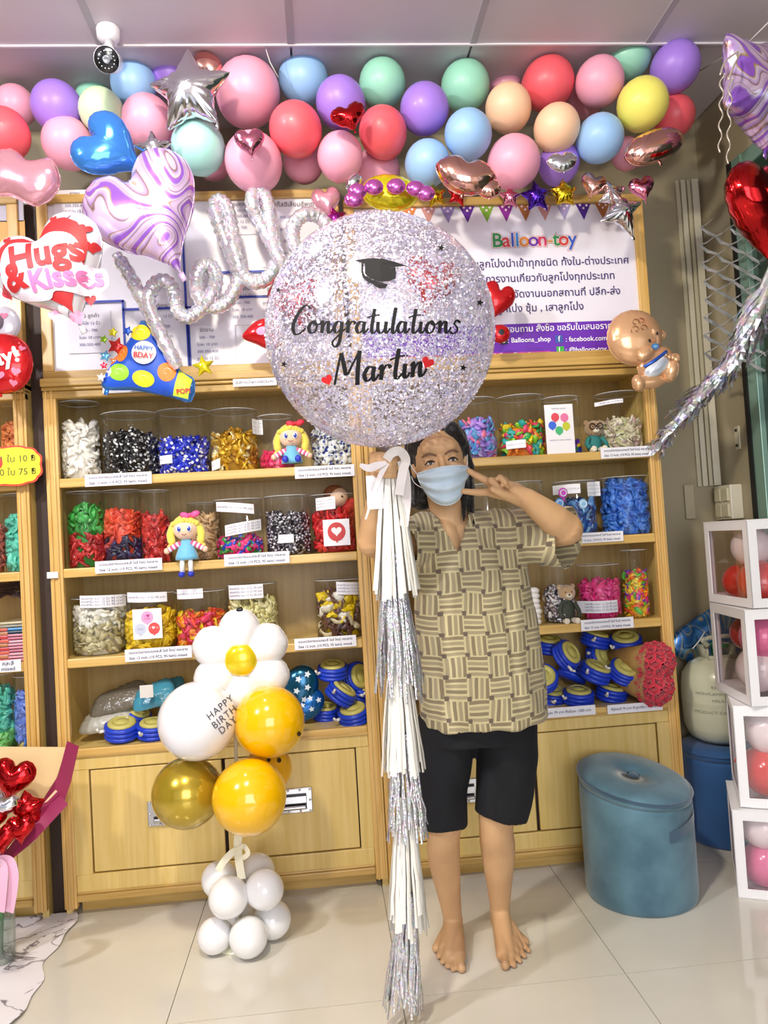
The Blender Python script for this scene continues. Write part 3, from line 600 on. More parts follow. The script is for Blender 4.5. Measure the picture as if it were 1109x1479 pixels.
for a in ((171, 692, 92, 17, 'white price card under the white and black polka dot tubs'), (469, 681, 86, 17, 'white price card under the doll with the red bow'), (905, 653, 80, 16, 'white price card at the right end of the top shelf'),
          (186, 817, 92, 17, 'white price card under the green and red tubs'), (371, 807, 92, 17, 'white price card under the pink and black tubs'), (865, 776, 74, 15, 'white price card under the two blue tubs'),
          (229, 944, 92, 17, 'white price card under the yellow tub, left of the daisy'), (470, 928, 88, 16, 'white price card above the bellows pumps beside the divider'), (877, 901, 80, 16, 'white price card under the hot pink tub with the bear')):
    price_card(*a)
price_card(806, 1029, 112, 14, 'long white price card under the bellows pumps, by the shirt hem', 0, ('สูบลมมือ ราคาอันละ 79 บาท ถึงอันละ 1200 บาท',))
price_card(917, 1022, 84, 13, 'white price card under the two rose bouquets', 0, ('สีคู่คละสี 79 บาท ถ้าสูบเดี่ยว 1200 บาท',))
price_card(190, 561, 80, 11, 'narrow cream strip label on the cornice under the party-popper balloon', 0, ('ห้ามใช้แม่เหล็ก ห้ามซ้อนไฟฟ้าจ้า',), Y=YF-.026)
price_card(368, 552, 62, 11, 'narrow cream strip label on the cornice left of the glitter balloon', 0, ('มีบริการเป่าลูกโป่งจัดวันเกิด',), Y=YF-.026)
price_card(12, 962, 34, 16, 'price card on the left cabinet under the pink packs', 0, ('คละสี', 'mixed'),)
t = obj('paper_scrap', B().box((P(68, 831, YF-.01).x, YF-.012, P(75, 835, YF).z), (P(84, 831, YF-.01).x, YF-.010, P(75, 826, YF).z)), lab_m, smooth=False); tag(t, 'small blank white paper scrap taped on the post left of the green tub', 'paper')
# yellow price sign
sg = thing('price_sign', 'yellow scalloped price sign with red edge on the left cabinet', 'sign', P(22, 673, 2.585)-Vector((0, 0, .06)))
c = P(16, 673, 2.585); s = 2.585/FPX
def scallop(rx, rz, y, n=90): return [(c.x+rx*(1+.05*abs(math.sin(5.5*t_)))*math.copysign(abs(math.cos(t_))**.72, math.cos(t_)), y, c.z+rz*(1+.06*abs(math.sin(5.5*t_)))*math.copysign(abs(math.sin(t_))**.72, math.sin(t_))) for t_ in [2*math.pi*j/n for j in range(n)]]
obj('sign_edge', B().loft([scallop(41*s, 27*s, 2.585), scallop(41*s, 27*s, 2.589)]), M('sign_red', 'd8442a', .5), sg, smooth=False)
obj('sign_face', B().loft([scallop(38.5*s, 24.5*s, 2.5835), scallop(38.5*s, 24.5*s, 2.585)]), M('sign_yellow', 'f2ea28', .5), sg, smooth=False)
g = B(); cc = P(22, 663, 2.58); text_flat(g, '1 ใบ 10 ฿', (cc.x+.006, cc.z), .031, '3a3a20', 2.5825); cc = P(22, 682, 2.58); text_flat(g, '10 ใบ 75 ฿', (cc.x+.0, cc.z), .031, '3a3a20', 2.5825)
hh = P(-2, 668, 2.58); g.ell((hh.x, 2.583, hh.z), (.012, .001, .02), 12, 6, col=lin('d83a2a'))
obj('printed_lettering', g, ATT, sg, smooth=False)

# ================================================================ PLUSH TOYS
skinp = M('plush_skin', 'f0cdb0', .8, sheen=.4, bump=.1, bscale=200)
def doll(label, px, py, s, bow, hang, arms='e85a90'):
    """py = chin line; s = head radius in metres"""
    Y = 2.615 if hang else 2.655; h = P(px, py, Y); zs = SH[1 if hang else 0]
    t = thing('rag_doll', label, 'doll', (h.x, Y, zs), 'plush rag dolls on the shelves'); HX = lambda x, y, z: h+Vector((x*s, y*s, z*s))
    obj('head', B().ell(HX(0, 0, 0), (s*1.02, s*.85, s*.92), 20, 14), skinp, t)
    hr = B().ell(HX(0, .28, .22), (s*1.18, s*.85, s*1.0), 18, 12)
    for k in range(9):
        a = -1+k*.25; hr.ell(HX(a*.95, -.55+.35*abs(a), .72-.28*abs(a)), (s*.26, s*.3, s*.24), 10, 8, Matrix.Rotation(.4*a, 3, 'Y'))
    for sx in (-1, 1):
        hr.tube(smoothpts([HX(sx*.95, .1, .3), HX(sx*1.25, .1, -.4), HX(sx*1.2, .05, -1.1), HX(sx*1.45, .1, -1.5)], 4), [s*.36]*5+[s*.34]*4+[s*.2]*4, 9)
    obj('hair', hr, M('doll_hair', 'ecd95a', .8, sheen=.5, bump=.3, bscale=90), t)
    bw = B(); bc = HX(.45, -.25, 1.15)
    for sx in (-1, 1): bw.ell(bc+Vector((sx*s*.42, 0, s*.04*sx)), (s*.42, s*.2, s*.27), 12, 8, Matrix.Rotation(-.35*sx, 3, 'Y'))
    bw.ell(bc, s*.17, 10, 8); obj('hair_bow', bw, M('bow_'+bow, bow, .6), t)
    ey = B()
    for sx in (-1, 1):
        ey.ell(HX(sx*.42, -.80, .02), (s*.20, s*.06, s*.28), 12, 8, col=lin('f6f6fa')); ey.ell(HX(sx*.40, -.86, .0), (s*.14, s*.05, s*.21), 12, 8, col=lin('2038b0')); ey.ell(HX(sx*.36, -.90, .08), (s*.05, s*.03, s*.06), 8, 6, col=lin('ffffff'))
    ey.tube(smoothpts([HX(-.2, -.84, -.42), HX(0, -.86, -.52), HX(.2, -.84, -.42)], 4), s*.03, 6, col=lin('8a3030'))
    obj('face_embroidery', ey, ATT, t)
    bz = -1.05; dr_ = M('doll_dress', '6cb8dc', .6, sheen=.5, bump=.15, bscale=60)
    obj('dress', B().lathe(HX(0, 0, -2.35 if not hang else -2.55), [(s*.95, 0), (s*.92, s*.3), (s*.66, s*1.0), (s*.40, s*1.65), (.001, s*1.75)], 18, sy=.8), dr_, t)
    for sx in (-1, 1):
        arm = B(); n = 7
        p0, p1 = HX(sx*.45, -.1, -1.15), HX(sx*1.55, -.25, -1.75)
        for k in range(n): arm.tube([p0.lerp(p1, k/n), p0.lerp(p1, (k+1)/n)], s*.24, 10, col=lin('f4f0f0' if k % 2 else arms))
        arm.ell(p1, s*.27, 10, 8, col=lin('f0cdb0')); obj('arm', arm, ATT, t)
        if hang:
            l = B().tube([HX(sx*.33, -.35, -2.4), HX(sx*.36, -.5, -3.6)], s*.2, 10); obj('leg', l, M('sock_white', 'f2f0ee', .7), t)
            obj('shoe', B().ell(HX(sx*.38, -.65, -3.75), (s*.28, s*.36, s*.24), 12, 8), M('shoe_blue', '2a3ac0', .5), t)
        else:
            obj('leg', B().tube([HX(sx*.4, -.3, -2.15), HX(sx*.55, -.9, -2.12)], s*.22, 10), dr_, t)
            obj('shoe', B().ell(HX(sx*.55, -1.0, -2.05), (s*.28, s*.2, s*.32), 12, 8), M('shoe_blue', '2a3ac0', .5), t)
    return t
doll('blond plush rag doll with a red bow sitting on the top shelf', 420, 631, .040, 'd8304a', False)
doll('blond plush rag doll with a pink bow hanging over the edge of the second shelf', 268, 764, .041, 'f0589a', True)
# brown haired plush head behind the red tub
c = P(488, 718, 2.72); t = thing('plush_doll', 'brown haired plush doll lying on the tub of bright red balloons', 'doll', c)
obj('head', B().ell(c, .036, 16, 12), skinp, t); obj('hair', B().ell(c+Vector((-.012, .01, .014)), (.040, .036, .032), 16, 12), M('plush_brown_hair', '8a5430', .8, bump=.2), t)
obj('eye', B().ell(c+Vector((.014, -.034, .0)), .004, 8, 6), M('black_eye', '101014', .2), t); obj('body', B().ell(c+Vector((.038, .01, -.035)), (.03, .025, .022), 12, 8).ell(c+Vector((.052, 0, -.02)), .016, 10, 8).ell(c+Vector((.026, 0, -.014)), .013, 10, 8), M('plush_red', 'd02a2c', .7), t)
def bear(label, px, pyhead, r, shelf, fur, shirt, glasses):
    Y = 2.665; h = P(px, pyhead, Y); zs = SH[shelf]
    t = thing('teddy_bear', label, 'teddy bear', (h.x, Y, zs), None); f = M('fur_'+fur, fur, .9, sheen=.7, bump=.6, bscale=180); w_ = M('fur_cream', 'eadfc8', .9, sheen=.6, bump=.4, bscale=180)
    obj('head', B().ell(h, (r*1.05, r*.9, r*.95), 18, 12), f, t)
    for sx in (-1, 1): obj('ear', B().ell(h+Vector((sx*r*.82, .1*r, r*.72)), (r*.3, r*.16, r*.3), 12, 8), f, t)
    obj('muzzle', B().ell(h+Vector((0, -r*.78, -r*.3)), (r*.42, r*.3, r*.32), 12, 8), w_, t)
    e = B().ell(h+Vector((0, -r*1.06, -r*.18)), (r*.13, r*.08, r*.10), 10, 8)
    for sx in (-1, 1): e.ell(h+Vector((sx*r*.36, -r*.80, r*.12)), r*.09, 8, 6)
    obj('nose_and_eyes', e, M('black_eye', '101014', .2), t)
    bh = (h.z-r*.8-zs); obj('body', B().ell((h.x, Y+.005, zs+bh*.52), (r*.95, r*.8, bh*.56), 16, 12), M('shirt_'+shirt, shirt, .7, bump=.1), t)
    for sx in (-1, 1):
        obj('arm', B().tube(smoothpts([(h.x+sx*r*.75, Y-.01, zs+bh*.85), (h.x+sx*r*1.15, Y-.02, zs+bh*.5), (h.x+sx*r*.95, Y-.035, zs+bh*.25)], 4), r*.27, 9), M('shirt_'+shirt, shirt, .7), t)
        obj('leg', B().tube([(h.x+sx*r*.5, Y-.01, zs+r*.32), (h.x+sx*r*.62, Y-.035, zs+r*.32)], r*.34, 10).ell((h.x+sx*r*.64, Y-.046, zs+r*.36), (r*.36, r*.2, r*.36), 12, 8), w_, t)
    if glasses:
        g = B()
        for sx in (-1, 1): g.torus(h+Vector((sx*r*.45, -r*.94, r*.14)), r*.34, r*.07, 20, 6, Matrix.Rotation(R(90), 3, 'X'))
        g.tube([h+Vector((-r*.12, -r*.96, r*.18)), h+Vector((r*.12, -r*.96, r*.18))], r*.06, 6); obj('glasses', g, M('black_plastic', '0e0e10', .25), t)
bear('small teddy bear in a teal shirt with black glasses on the top shelf', 857, 619, .031, 0, 'a8845a', '2a7a78', True)
bear('small tan teddy bear with cream feet beside the hot pink tub', 818, 856, .030, 2, 'c8a47a', '3a4034', False)
c = P(773, 865, 2.66); q = B()
for k in range(7): q.ell((c.x+random.uniform(-.004, .004), 2.665, SH[2]+.012+k*.0185), (.021, .02, .013), 12, 8)
t = obj('white_bundle', q, M('white_latex_roll', 'e9e6e0', .5)); tag(t, 'small roll of white balloons standing beside the dark printed tub, third shelf', 'balloon roll')

# ================================================================ LATEX BALLOONS
def latex_m(name, col, coat=.05, rough=.42):
    return M('latex_'+name, col, rough, coat=coat, spec=.5)
LC = dict(pink='eda4bc', lilac='a07adc', blue='98c2ee', mint='98d6bc', coral='ee5f6a', peach='f6cba6', yellow='eee66e', pale_green='cfe6bc', aqua='a6dcd4')
for k, v in LC.items(): latex_m(k, v)
def latex_geo(b, c, r, tail=(0, 0, -1), elong=1.06, seg=26):
    """inflated latex balloon: round crown, slight taper, neck and rolled lip"""
    c = Vector(c); prof = []
    n = 16
    for i in range(n+1):
        a = math.pi*i/n; z = math.cos(a); rr = math.sin(a)
        if z < 0: rr *= 1-.10*(-z)**2; z = z*(1.10)
        prof.append((max(rr*r, .0001 if i == 0 else r*.07), z*r*elong))
    prof[-1] = (r*.075, prof[-1][1]+r*.02); z0 = prof[-1][1]
    prof += [(r*.055, z0-r*.05), (r*.06, z0-r*.08), (r*.14, z0-r*.15), (r*.13, z0-r*.17), (.0002, z0-r*.16)]
    prof = prof[::-1]
    q = Vector((0, 0, -1)).rotation_difference(Vector(tail).normalized()).to_matrix()
    b.lathe(c, prof, seg, rot=q)
def latex(label, px, py, rpx, Y, mat, tail=(0, 1, -.2), elong=1.04, group='latex balloons of the ceiling garland', name='latex_balloon'):
    c = P(px, py, Y); r = rpx/FPX*Y/ (1+0) ; b = B(); latex_geo(b, c, r*.985, tail, elong)
    o = obj(name, b, MC[mat] if isinstance(mat, str) else mat, org=c); return tag(o, label, 'balloon', group)
G = [  # px, py, r, Y, colour, label tail
 (22, 153, 29, 2.60, 'pink', 'pink garland balloon at the left photo edge, above the coral one'),
 (5, 194, 37, 2.50, 'coral', 'coral garland balloon cut by the left photo edge'),
 (82, 154, 36, 2.52, 'lilac', 'lilac garland balloon nearest the left photo edge'),
 (98, 207, 36, 2.54, 'pink', 'pink garland balloon below the leftmost lilac one'),
 (136, 142, 26, 2.68, 'mint', 'small mint garland balloon peeking out behind the pale green one'),
 (147, 161, 32, 2.50, 'pale_green', 'pale green garland balloon, the only one of its colour, above the blue foil heart'),
 (193, 121, 33, 2.56, 'blue', 'light blue garland balloon just right of the security camera'),
 (246, 110, 31, 2.60, 'lilac', 'lilac garland balloon behind the upper left arm of the big silver star'),
 (266, 195, 34, 2.62, 'lilac', 'lilac garland balloon mostly hidden behind the aqua one'),
 (213, 176, 37, 2.52, 'pink', 'pink garland balloon left of the big silver star, above the small silver star'),
 (286, 212, 39, 2.42, 'aqua', 'aqua garland balloon under the big silver star'),
 (358, 134, 47, 2.50, 'pink', 'largest pink garland balloon, right of the big silver star'),
 (309, 232, 28, 2.64, 'pink', 'pink garland balloon behind the aqua one, lower right of it'),
 (366, 234, 42, 2.44, 'pink', 'pink garland balloon with the small pink foil heart in front'),
 (438, 114, 37, 2.55, 'blue', 'light blue garland balloon above the first coral one'),
 (427, 187, 39, 2.43, 'coral', 'coral garland balloon left of the small red foil heart'),
 (438, 235, 30, 2.62, 'pink', 'pink garland balloon directly below the coral one left of the red foil heart'),
 (492, 149, 37, 2.45, 'lilac', 'lilac garland balloon with the small red foil heart on it'),
 (498, 122, 24, 2.68, 'blue', 'small light blue garland balloon behind the lilac one with the red foil heart'),
 (491, 226, 34, 2.45, 'pink', 'pink garland balloon below the small red foil heart'),
 (552, 120, 35, 2.52, 'mint', 'mint garland balloon above the small red foil heart'),
 (553, 191, 36, 2.45, 'coral', 'coral-pink garland balloon right of the small red foil heart'),
 (545, 246, 34, 2.60, 'pink', 'pink garland balloon behind and above the yellow flower foil balloon'),
 (609, 121, 22, 2.68, 'blue', 'small light blue garland balloon behind the lilac one at the middle of the photo'),
 (613, 157, 37, 2.46, 'lilac', 'lilac garland balloon between two coral and blue ones near the middle'),
 (617, 236, 34, 2.46, 'blue', 'light blue garland balloon just left of the rose gold lips foil balloon'),
 (672, 124, 37, 2.54, 'mint', 'mint garland balloon above the second light blue one, right of the middle'),
 (676, 194, 36, 2.42, 'blue', 'light blue garland balloon directly above the rose gold lips foil balloon'),
 (730, 122, 25, 2.66, 'pink', 'small pink garland balloon behind the left peach one'),
 (734, 156, 35, 2.48, 'peach', 'peach garland balloon nearer the middle, left of the big coral one'),
 (742, 234, 40, 2.44, 'pink', 'pink garland balloon below the two peach ones'),
 (791, 121, 39, 2.52, 'coral', 'largest coral garland balloon, above the right peach one'),
 (833, 97, 20, 2.66, 'pink', 'small pale pink garland balloon behind the largest coral one'),
 (804, 185, 35, 2.44, 'peach', 'peach garland balloon on the right, left of the light blue one'),
 (845, 144, 28, 2.64, 'pink', 'pink garland balloon hidden between the peach, yellow and blue ones'),
 (807, 236, 31, 2.52, 'lilac', 'lilac garland balloon behind the small silver foil lips'),
 (866, 118, 37, 2.46, 'pink', 'pink garland balloon left of the yellow one'),
 (866, 200, 36, 2.44, 'blue', 'light blue garland balloon below the yellow one'),
 (908, 82, 34, 2.50, 'mint', 'mint garland balloon at the upper right end, above the yellow one'),
 (948, 72, 24, 2.64, 'pink', 'small pink garland balloon behind the last lilac one'),
 (928, 150, 39, 2.40, 'yellow', 'yellow garland balloon, the only one of its colour'),
 (975, 97, 37, 2.44, 'lilac', 'last lilac garland balloon at the upper right end'),
 (973, 168, 32, 2.52, 'coral', 'last coral garland balloon at the right end, below the lilac one'),
 (905, 222, 24, 2.54, 'pink', 'pink garland balloon behind the rose gold foil at the right end'),
]
for gi, (px, py, r, Y, cl, lb) in enumerate(G):
    tilt = Vector((random.uniform(-.5, .5), 1, random.uniform(-.5, .1)))
    latex(lb, px, py, r, Y, 'latex_'+cl, tail=tilt, elong=1.06 if gi % 2 else 1.0)

# ================================================================ FOIL BALLOONS
def poly_mask(poly, X, Z):
    ins = np.zeros(X.shape, bool); n = len(poly)
    for i in range(n):
        x0, z0 = poly[i]; x1, z1 = poly[(i+1) % n]
        c = ((z0 > Z) != (z1 > Z)); 
        with np.errstate(divide='ignore', invalid='ignore'): xi = (x1-x0)*(Z-z0)/((z1-z0) if z1 != z0 else 1e-9)+x0
        ins ^= c & (X < xi)
    return ins
class Foil:
    """inflated two-sheet foil shape: membrane height field over an outline"""
    def __init__(s, outline, thick, G=52, center=None):
        s.o = np.array(outline, float); s.c = np.array(center) if center is not None else s.o.mean(0); s.t = thick
        lo, hi = s.o.min(0), s.o.max(0); pad = (hi-lo)*.04; s.lo = lo-pad; s.hi = hi+pad; s.G = G
        X, Z = np.meshgrid(np.linspace(s.lo[0], s.hi[0], G), np.linspace(s.lo[1], s.hi[1], G), indexing='ij')
        mk = poly_mask(s.o.tolist(), X, Z); h = np.zeros((G, G)); dx2 = ((s.hi-s.lo)/(G-1))**2; wx, wz = 1/dx2[0], 1/dx2[1]
        for _ in range(700):
            n = np.zeros_like(h); n[1:-1, 1:-1] = ((h[2:, 1:-1]+h[:-2, 1:-1])*wx+(h[1:-1, 2:]+h[1:-1, :-2])*wz+1)/(2*(wx+wz)); h = n*mk
        s.h = np.sqrt(np.maximum(h, 0)/h.max())
    def H(s, x, z):
        u = (x-s.lo[0])/(s.hi[0]-s.lo[0])*(s.G-1); v = (z-s.lo[1])/(s.hi[1]-s.lo[1])*(s.G-1)
        i = int(min(max(u, 0), s.G-2)); j = int(min(max(v, 0), s.G-2)); a = min(max(u-i, 0), 1); b = min(max(v-j, 0), 1); h = s.h
        return float((h[i, j]*(1-a)*(1-b)+h[i+1, j]*a*(1-b)+h[i, j+1]*(1-a)*b+h[i+1, j+1]*a*b)*s.t)
    def build(s, b, xf, rings=11, wr=.12, wn=26, back=True, flange=.012):
        n = len(s.o); top = []
        for k in range(rings+1):
            q = math.sin(k/rings*math.pi/2) if k < rings else 1
            ring = []
            for i in range(n):
                p = s.c+(s.o[i]-s.c)*q; h = s.H(p[0], p[1]) if k < rings else 0
                if k: h *= 1+wr*math.sin(wn*2*math.pi*i/n+.8*math.sin(5*2*math.pi*i/n))*q**5
                ring.append((p[0], h, p[1]))
            top.append(ring)
        c0 = (s.c[0], s.H(*s.c), s.c[1]); scale = np.abs(s.o-s.c).max()
        fl = []
        for i in range(n):
            p = s.c+(s.o[i]-s.c)*(1+flange+.006*math.sin(i*2.3)); fl.append((p[0], scale*.006*math.sin(wn*2*math.pi*i/n), p[1]))
        V = []; F = []
        def put(p): V.append(xf@Vector((p[0], -p[1], p[2]))); return len(V)-1
        ic = put(c0); idx = [[put(p) for p in r] for r in top[1:]]; fi = [put(p) for p in fl]
        for i in range(n):
            j = (i+1) % n; F.append((ic, idx[0][i], idx[0][j]))
            for k in range(len(idx)-1): F.append((idx[k][i], idx[k+1][i], idx[k+1][j], idx[k][j]))
            F.append((idx[-1][i], fi[i], fi[j], idx[-1][j]))
        if back:
            ib = put((c0[0], -c0[1], c0[2])); ix = [[put((p[0], -p[1], p[2])) for p in r] for r in top[1:-1]]+[idx[-1]]
            for i in range(n):
                j = (i+1) % n; F.append((ib, ix[0][j], ix[0][i]))
                for k in range(len(ix)-1): F.append((ix[k][j], ix[k+1][j], ix[k+1][i], ix[k][i]))
        b.add(V, F)
    def decal(s, b, v, f, col, xf, off=.0018, L=.3):
        off += .022; v, f = subdiv2d(v, f, min(L, .10))
        b.add([xf@Vector((x, -(s.H(x, z)+off), z)) for x, z in v], f, col)
def heart(n=72, w=1.0, h=1.0, sharp=1.0):
    out = []
    for i in range(n):
        t = 2*math.pi*i/n; x = 16*math.sin(t)**3; y = 13*math.cos(t)-5*math.cos(2*t)-2*math.cos(3*t)-math.cos(4*t)
        out.append((x/16*w, (y+2.5)/15*h))
    return out
def star(n=5, r=.5, per=12, rnd=.12):
    c = []
    for i in range(2*n):
        a = math.pi/2+math.pi*i/n; q = 1 if i % 2 == 0 else r; c.append((q*math.cos(a), q*math.sin(a)))
    out = []; m_ = len(c)
    for i in range(m_):
        p0, p1, p2 = np.array(c[i-1]), np.array(c[i]), np.array(c[(i+1) % m_])
        a = p1+(p0-p1)*rnd; d = p1+(p2-p1)*rnd; nx = np.array(p2)+(p1-p2)*rnd
        for k in range(4): t = k/4; out.append(tuple((1-t)**2*a+2*t*(1-t)*p1+t*t*d))
        for k in range(per-4): t = k/(per-4); out.append(tuple(d*(1-t)+nx*t))
    return out
def oval(w=1, h=1, n=56, p=1.0): return [(w*math.copysign(abs(math.cos(t))**p, math.cos(t)), h*math.copysign(abs(math.sin(t))**p, math.sin(t))) for t in [2*math.pi*i/n for i in range(n)]]
def spline2(pts, n=6):
    L = len(pts); out = []
    for i in range(L):
        p0, p1, p2, p3 = [np.array(pts[(i+k-1) % L], float) for k in range(4)]
        for j in range(n): t = j/n; out.append(tuple(.5*((2*p1)+(p2-p0)*t+(2*p0-5*p1+4*p2-p3)*t*t+(3*p1-p0-3*p2+p3)*t**3)))
    return out
def foil_m(name, col, rough=.14, metal=1.0): return M('foil_'+name, col, rough, metal, coat=.3)
for a in (('silver', 'dcdce2'), ('rosegold', 'eab0a2'), ('red', 'c8141a'), ('pink', 'e68aa8'), ('gold', 'd8b418'), ('purple', '4a1fb0'), ('magenta', 'b02aa0'), ('blue', '4a8fe0')): foil_m(*a)
foil_m('blue_print', '4088e0', .16, .55); foil_m('red_print', 'd01c22', .18, .5); foil_m('white_print', 'dddce4', .22, .25); foil_m('yellow_print', 'e8dc20', .15, .6); foil_m('skin_print', 'e0b084', .2, .45); foil_m('pink_print', 'e8a8b8', .16, .6)
marble_mat('marble_lilac', [(0, 'd9bfe4'), (.14, 'cfb4ea'), (.17, 'a8843a'), (.20, 'dcc8ea'), (.34, '9862cc'), (.52, '9a60da'), (.55, 'b89a4a'), (.59, 'e2d2ee'), (.72, 'c4a4e6'), (.80, '8a6a50'), (.83, 'd9bfe4')], 3.0, dist=13, metal=.45)
marble_mat('marble_blue', [(0, '2a6ab0'), (.2, '4a90d0'), (.3, '1a3a70'), (.45, '7ab8e0'), (.5, 'b0a060'), (.7, '2a70b8'), (.95, '2a6ab0')], 8, dist=8, metal=.5)
def XF(c, s, rot=0, yaw=0, pitch=0):
    """rot: turn in the picture plane (deg, ccw), yaw: turn to the right, pitch: lean"""
    return Matrix.Translation(c)@Matrix.Rotation(R(yaw), 4, 'Z')@Matrix.Rotation(R(pitch), 4, 'X')@Matrix.Rotation(R(-(rot-3.4)), 4, 'Y')@Matrix.Scale(s, 4)
def foil(label, outline, px, py, spx, Y, mat, rot=0, yaw=0, pitch=0, thick=.42, wr=.12, wn=26, name='foil_balloon', group=None, prints=None, tails=True, center=None, cat='balloon'):
    c = P(px, py, Y); s = spx/FPX*Y; xf = XF(c, s, rot, yaw, pitch); F = Foil(outline, thick, center=center)
    t = thing(name, label, cat, c, group); b = B(); F.build(b, xf, wr=wr, wn=wn); obj('foil_skin', b, MC[mat], t)
    if tails:
        o = F.o; k = int(np.argmin(o[:, 1])); p = o[k]; q = B(); q.box((p[0]-.05, -.006, p[1]-.13), (p[0]+.05, .006, p[1]+.03), mat=xf); obj('fill_tail', q, MC[mat], t)
    if prints:
        g = B(); prints(F, g, xf); obj('printed_design', g, attr_mat('foil_ink', .5, 0, .08), t)
    return t, F, xf
def poly_dec(F, g, xf, pts, col, off=.008, L=.12):
    n = len(pts); c = np.mean(np.array(pts), 0); F.decal(g, [tuple(c)]+list(pts), [(0, i+1, (i+1) % n+1) for i in range(n)], lin(col), xf, off, L)
def text_dec(F, g, xf, body, cx, cz, size, col, rot=0, off=.02, **k):
    v, f = text_geo(body, size, **k); ca, sa = math.cos(R(rot)), math.sin(R(rot))
    F.decal(g, [(cx+x*ca-y*sa, cz+x*sa+y*ca) for x, y in v], f, lin(col), xf, off, .12)
def hrt(cx, cz, s, rot=0, n=28):
    ca, sa = math.cos(R(rot)), math.sin(R(rot)); return [(cx+s*(x*ca-z*sa), cz+s*(x*sa+z*ca)) for x, z in heart(n)]
foil('big silver foil star hanging over the garland at the upper left', star(5, .50), 275, 133, 66, 2.32, 'foil_silver', rot=4, yaw=-12, thick=.36, wr=.2)
foil('small silver foil star between the blue foil heart and the big silver star', star(5, .45), 222, 216, 30, 2.33, 'foil_silver', rot=8, thick=.4, wr=.2)
foil('rose gold foil balloon peeking out behind the big silver star', oval(1, .8, p=.8), 299, 92, 21, 2.46, 'foil_rosegold', rot=-30, thick=.5)
foil('blue foil heart pointing right, left of the small silver star', heart(w=1.0, h=1.05), 164, 219, 49, 2.36, 'foil_blue_print', rot=62, yaw=15, thick=.45)
foil('large rose gold foil shape at the left photo edge below the coral balloon', spline2([(-1, .2), (-.5, .7), (.1, .5), (.6, .75), (1, .1), (.6, -.6), (-.1, -.55), (-.7, -.6)]), 32, 258, 52, 2.42, 'foil_pink_print', rot=-15, thick=.4, wr=.2)
foil('large lilac marble foil heart above the Hugs heart', heart(w=1.0, h=1.12), 219, 318, 84, 2.30, 'marble_lilac', rot=29, yaw=-8, thick=.45)
def hugs(F, g, xf):
    ca, sa = math.cos(R(-20)), math.sin(R(-20)); T2 = lambda x, z: (x*ca-z*sa, x*sa+z*ca)
    poly_dec(F, g, xf, hrt(.02, -.0, .82), 'b8262a', .022, .06)
    blob = spline2([(-.80, .18), (-.62, .50), (-.2, .50), (.1, .62), (.45, .55), (.62, .25), (.58, .04), (.86, .02), (.88, -.30), (.5, -.42), (.1, -.38), (-.05, -.50), (-.55, -.42), (-.80, -.2)], 4)
    poly_dec(F, g, xf, [T2(*p) for p in blob], 'ece2f0', .040, .06)
    for body, x, z, sz, cl in (('Hugs', .0, .24, .62, 'b8262a'), ('&', -.56, -.10, .60, 'b8262a'), ('Kisses', .26, -.17, .46, 'e57ab4')):
        cx, cz = T2(x, z); text_dec(F, g, xf, body, cx, cz, sz, cl, -20+5, off=.060, bold=.035)
    for cx, cz, s, r_, cl in ((-.80, .40, .12, 20, 'eda8cc'), (-.45, .82, .07, 0, 'b8262a'), (.62, .76, .10, -20, 'eda8cc'), (.84, .40, .10, -35, 'b8262a'), (.80, .08, .11, -20, 'b8262a'), (-.88, .06, .12, 0, 'c83a4a'), (.66, -.38, .10, -20, 'eda8cc'), (.02, -.86, .12, 0, 'eda8cc'), (-.35, -.62, .10, -20, 'eda8cc'), (.35, -.66, .10, -20, 'b8262a'), (.42, .80, .07, -20, 'b8262a'), (-.1, -.68, .1, -10, 'f2ecf4')):
        poly_dec(F, g, xf, hrt(cx, cz, s, r_), cl, .012)
foil('white and red foil heart reading Hugs & Kisses at the left', heart(w=1.0, h=1.02), 83, 400, 81, 2.26, 'foil_white_print', rot=26, yaw=-5, thick=.42, wr=.05, prints=hugs)
def dayp(F, g, xf):
    text_dec(F, g, xf, 'ay!', .30, .12, .72, 'f4eef2', 18, bold=.03)
    for cx, cz, s in ((.1, -.5, .16), (.6, -.35, .14), (-.2, .62, .1), (.5, -.72, .12), (.75, .45, .1), (-.2, -.75, .1)): poly_dec(F, g, xf, hrt(cx, cz, s, -10), 'e27a9a')
foil('red foil balloon with white lettering and pink hearts at the left photo edge', oval(1, 1, 60, .9), 2, 525, 42, 2.46, 'foil_red_print', rot=0, thick=.42, wr=.2, prints=dayp)
foil('round pale foil balloon above the red one with pink hearts at the left photo edge', oval(1, 1), 2, 468, 26, 2.52, 'foil_white_print', thick=.45, prints=lambda F, g, xf: (poly_dec(F, g, xf, oval(.3, .45, 16), '4a3040'), poly_dec(F, g, xf, hrt(.3, .3, .2), 'd87a9a')))
foil('small pink foil heart in front of a pink latex balloon', heart(), 361, 208, 22, 2.28, 'foil_pink', rot=8, thick=.5, wr=.18)
foil('small red crumpled foil heart on the lilac garland balloon', heart(w=1.05, h=.85), 505, 171, 25, 2.30, 'foil_red', rot=22, thick=.5, wr=.3, wn=14)
foil('rose-pink foil heart at the top of the left board, right side', heart(h=1.15), 472, 294, 21, 2.50, 'foil_pink_print', rot=10, thick=.55)
foil('small magenta foil star touching the top left of the glitter balloon', star(), 484, 316, 19, 2.48, 'foil_magenta', rot=15, thick=.4)
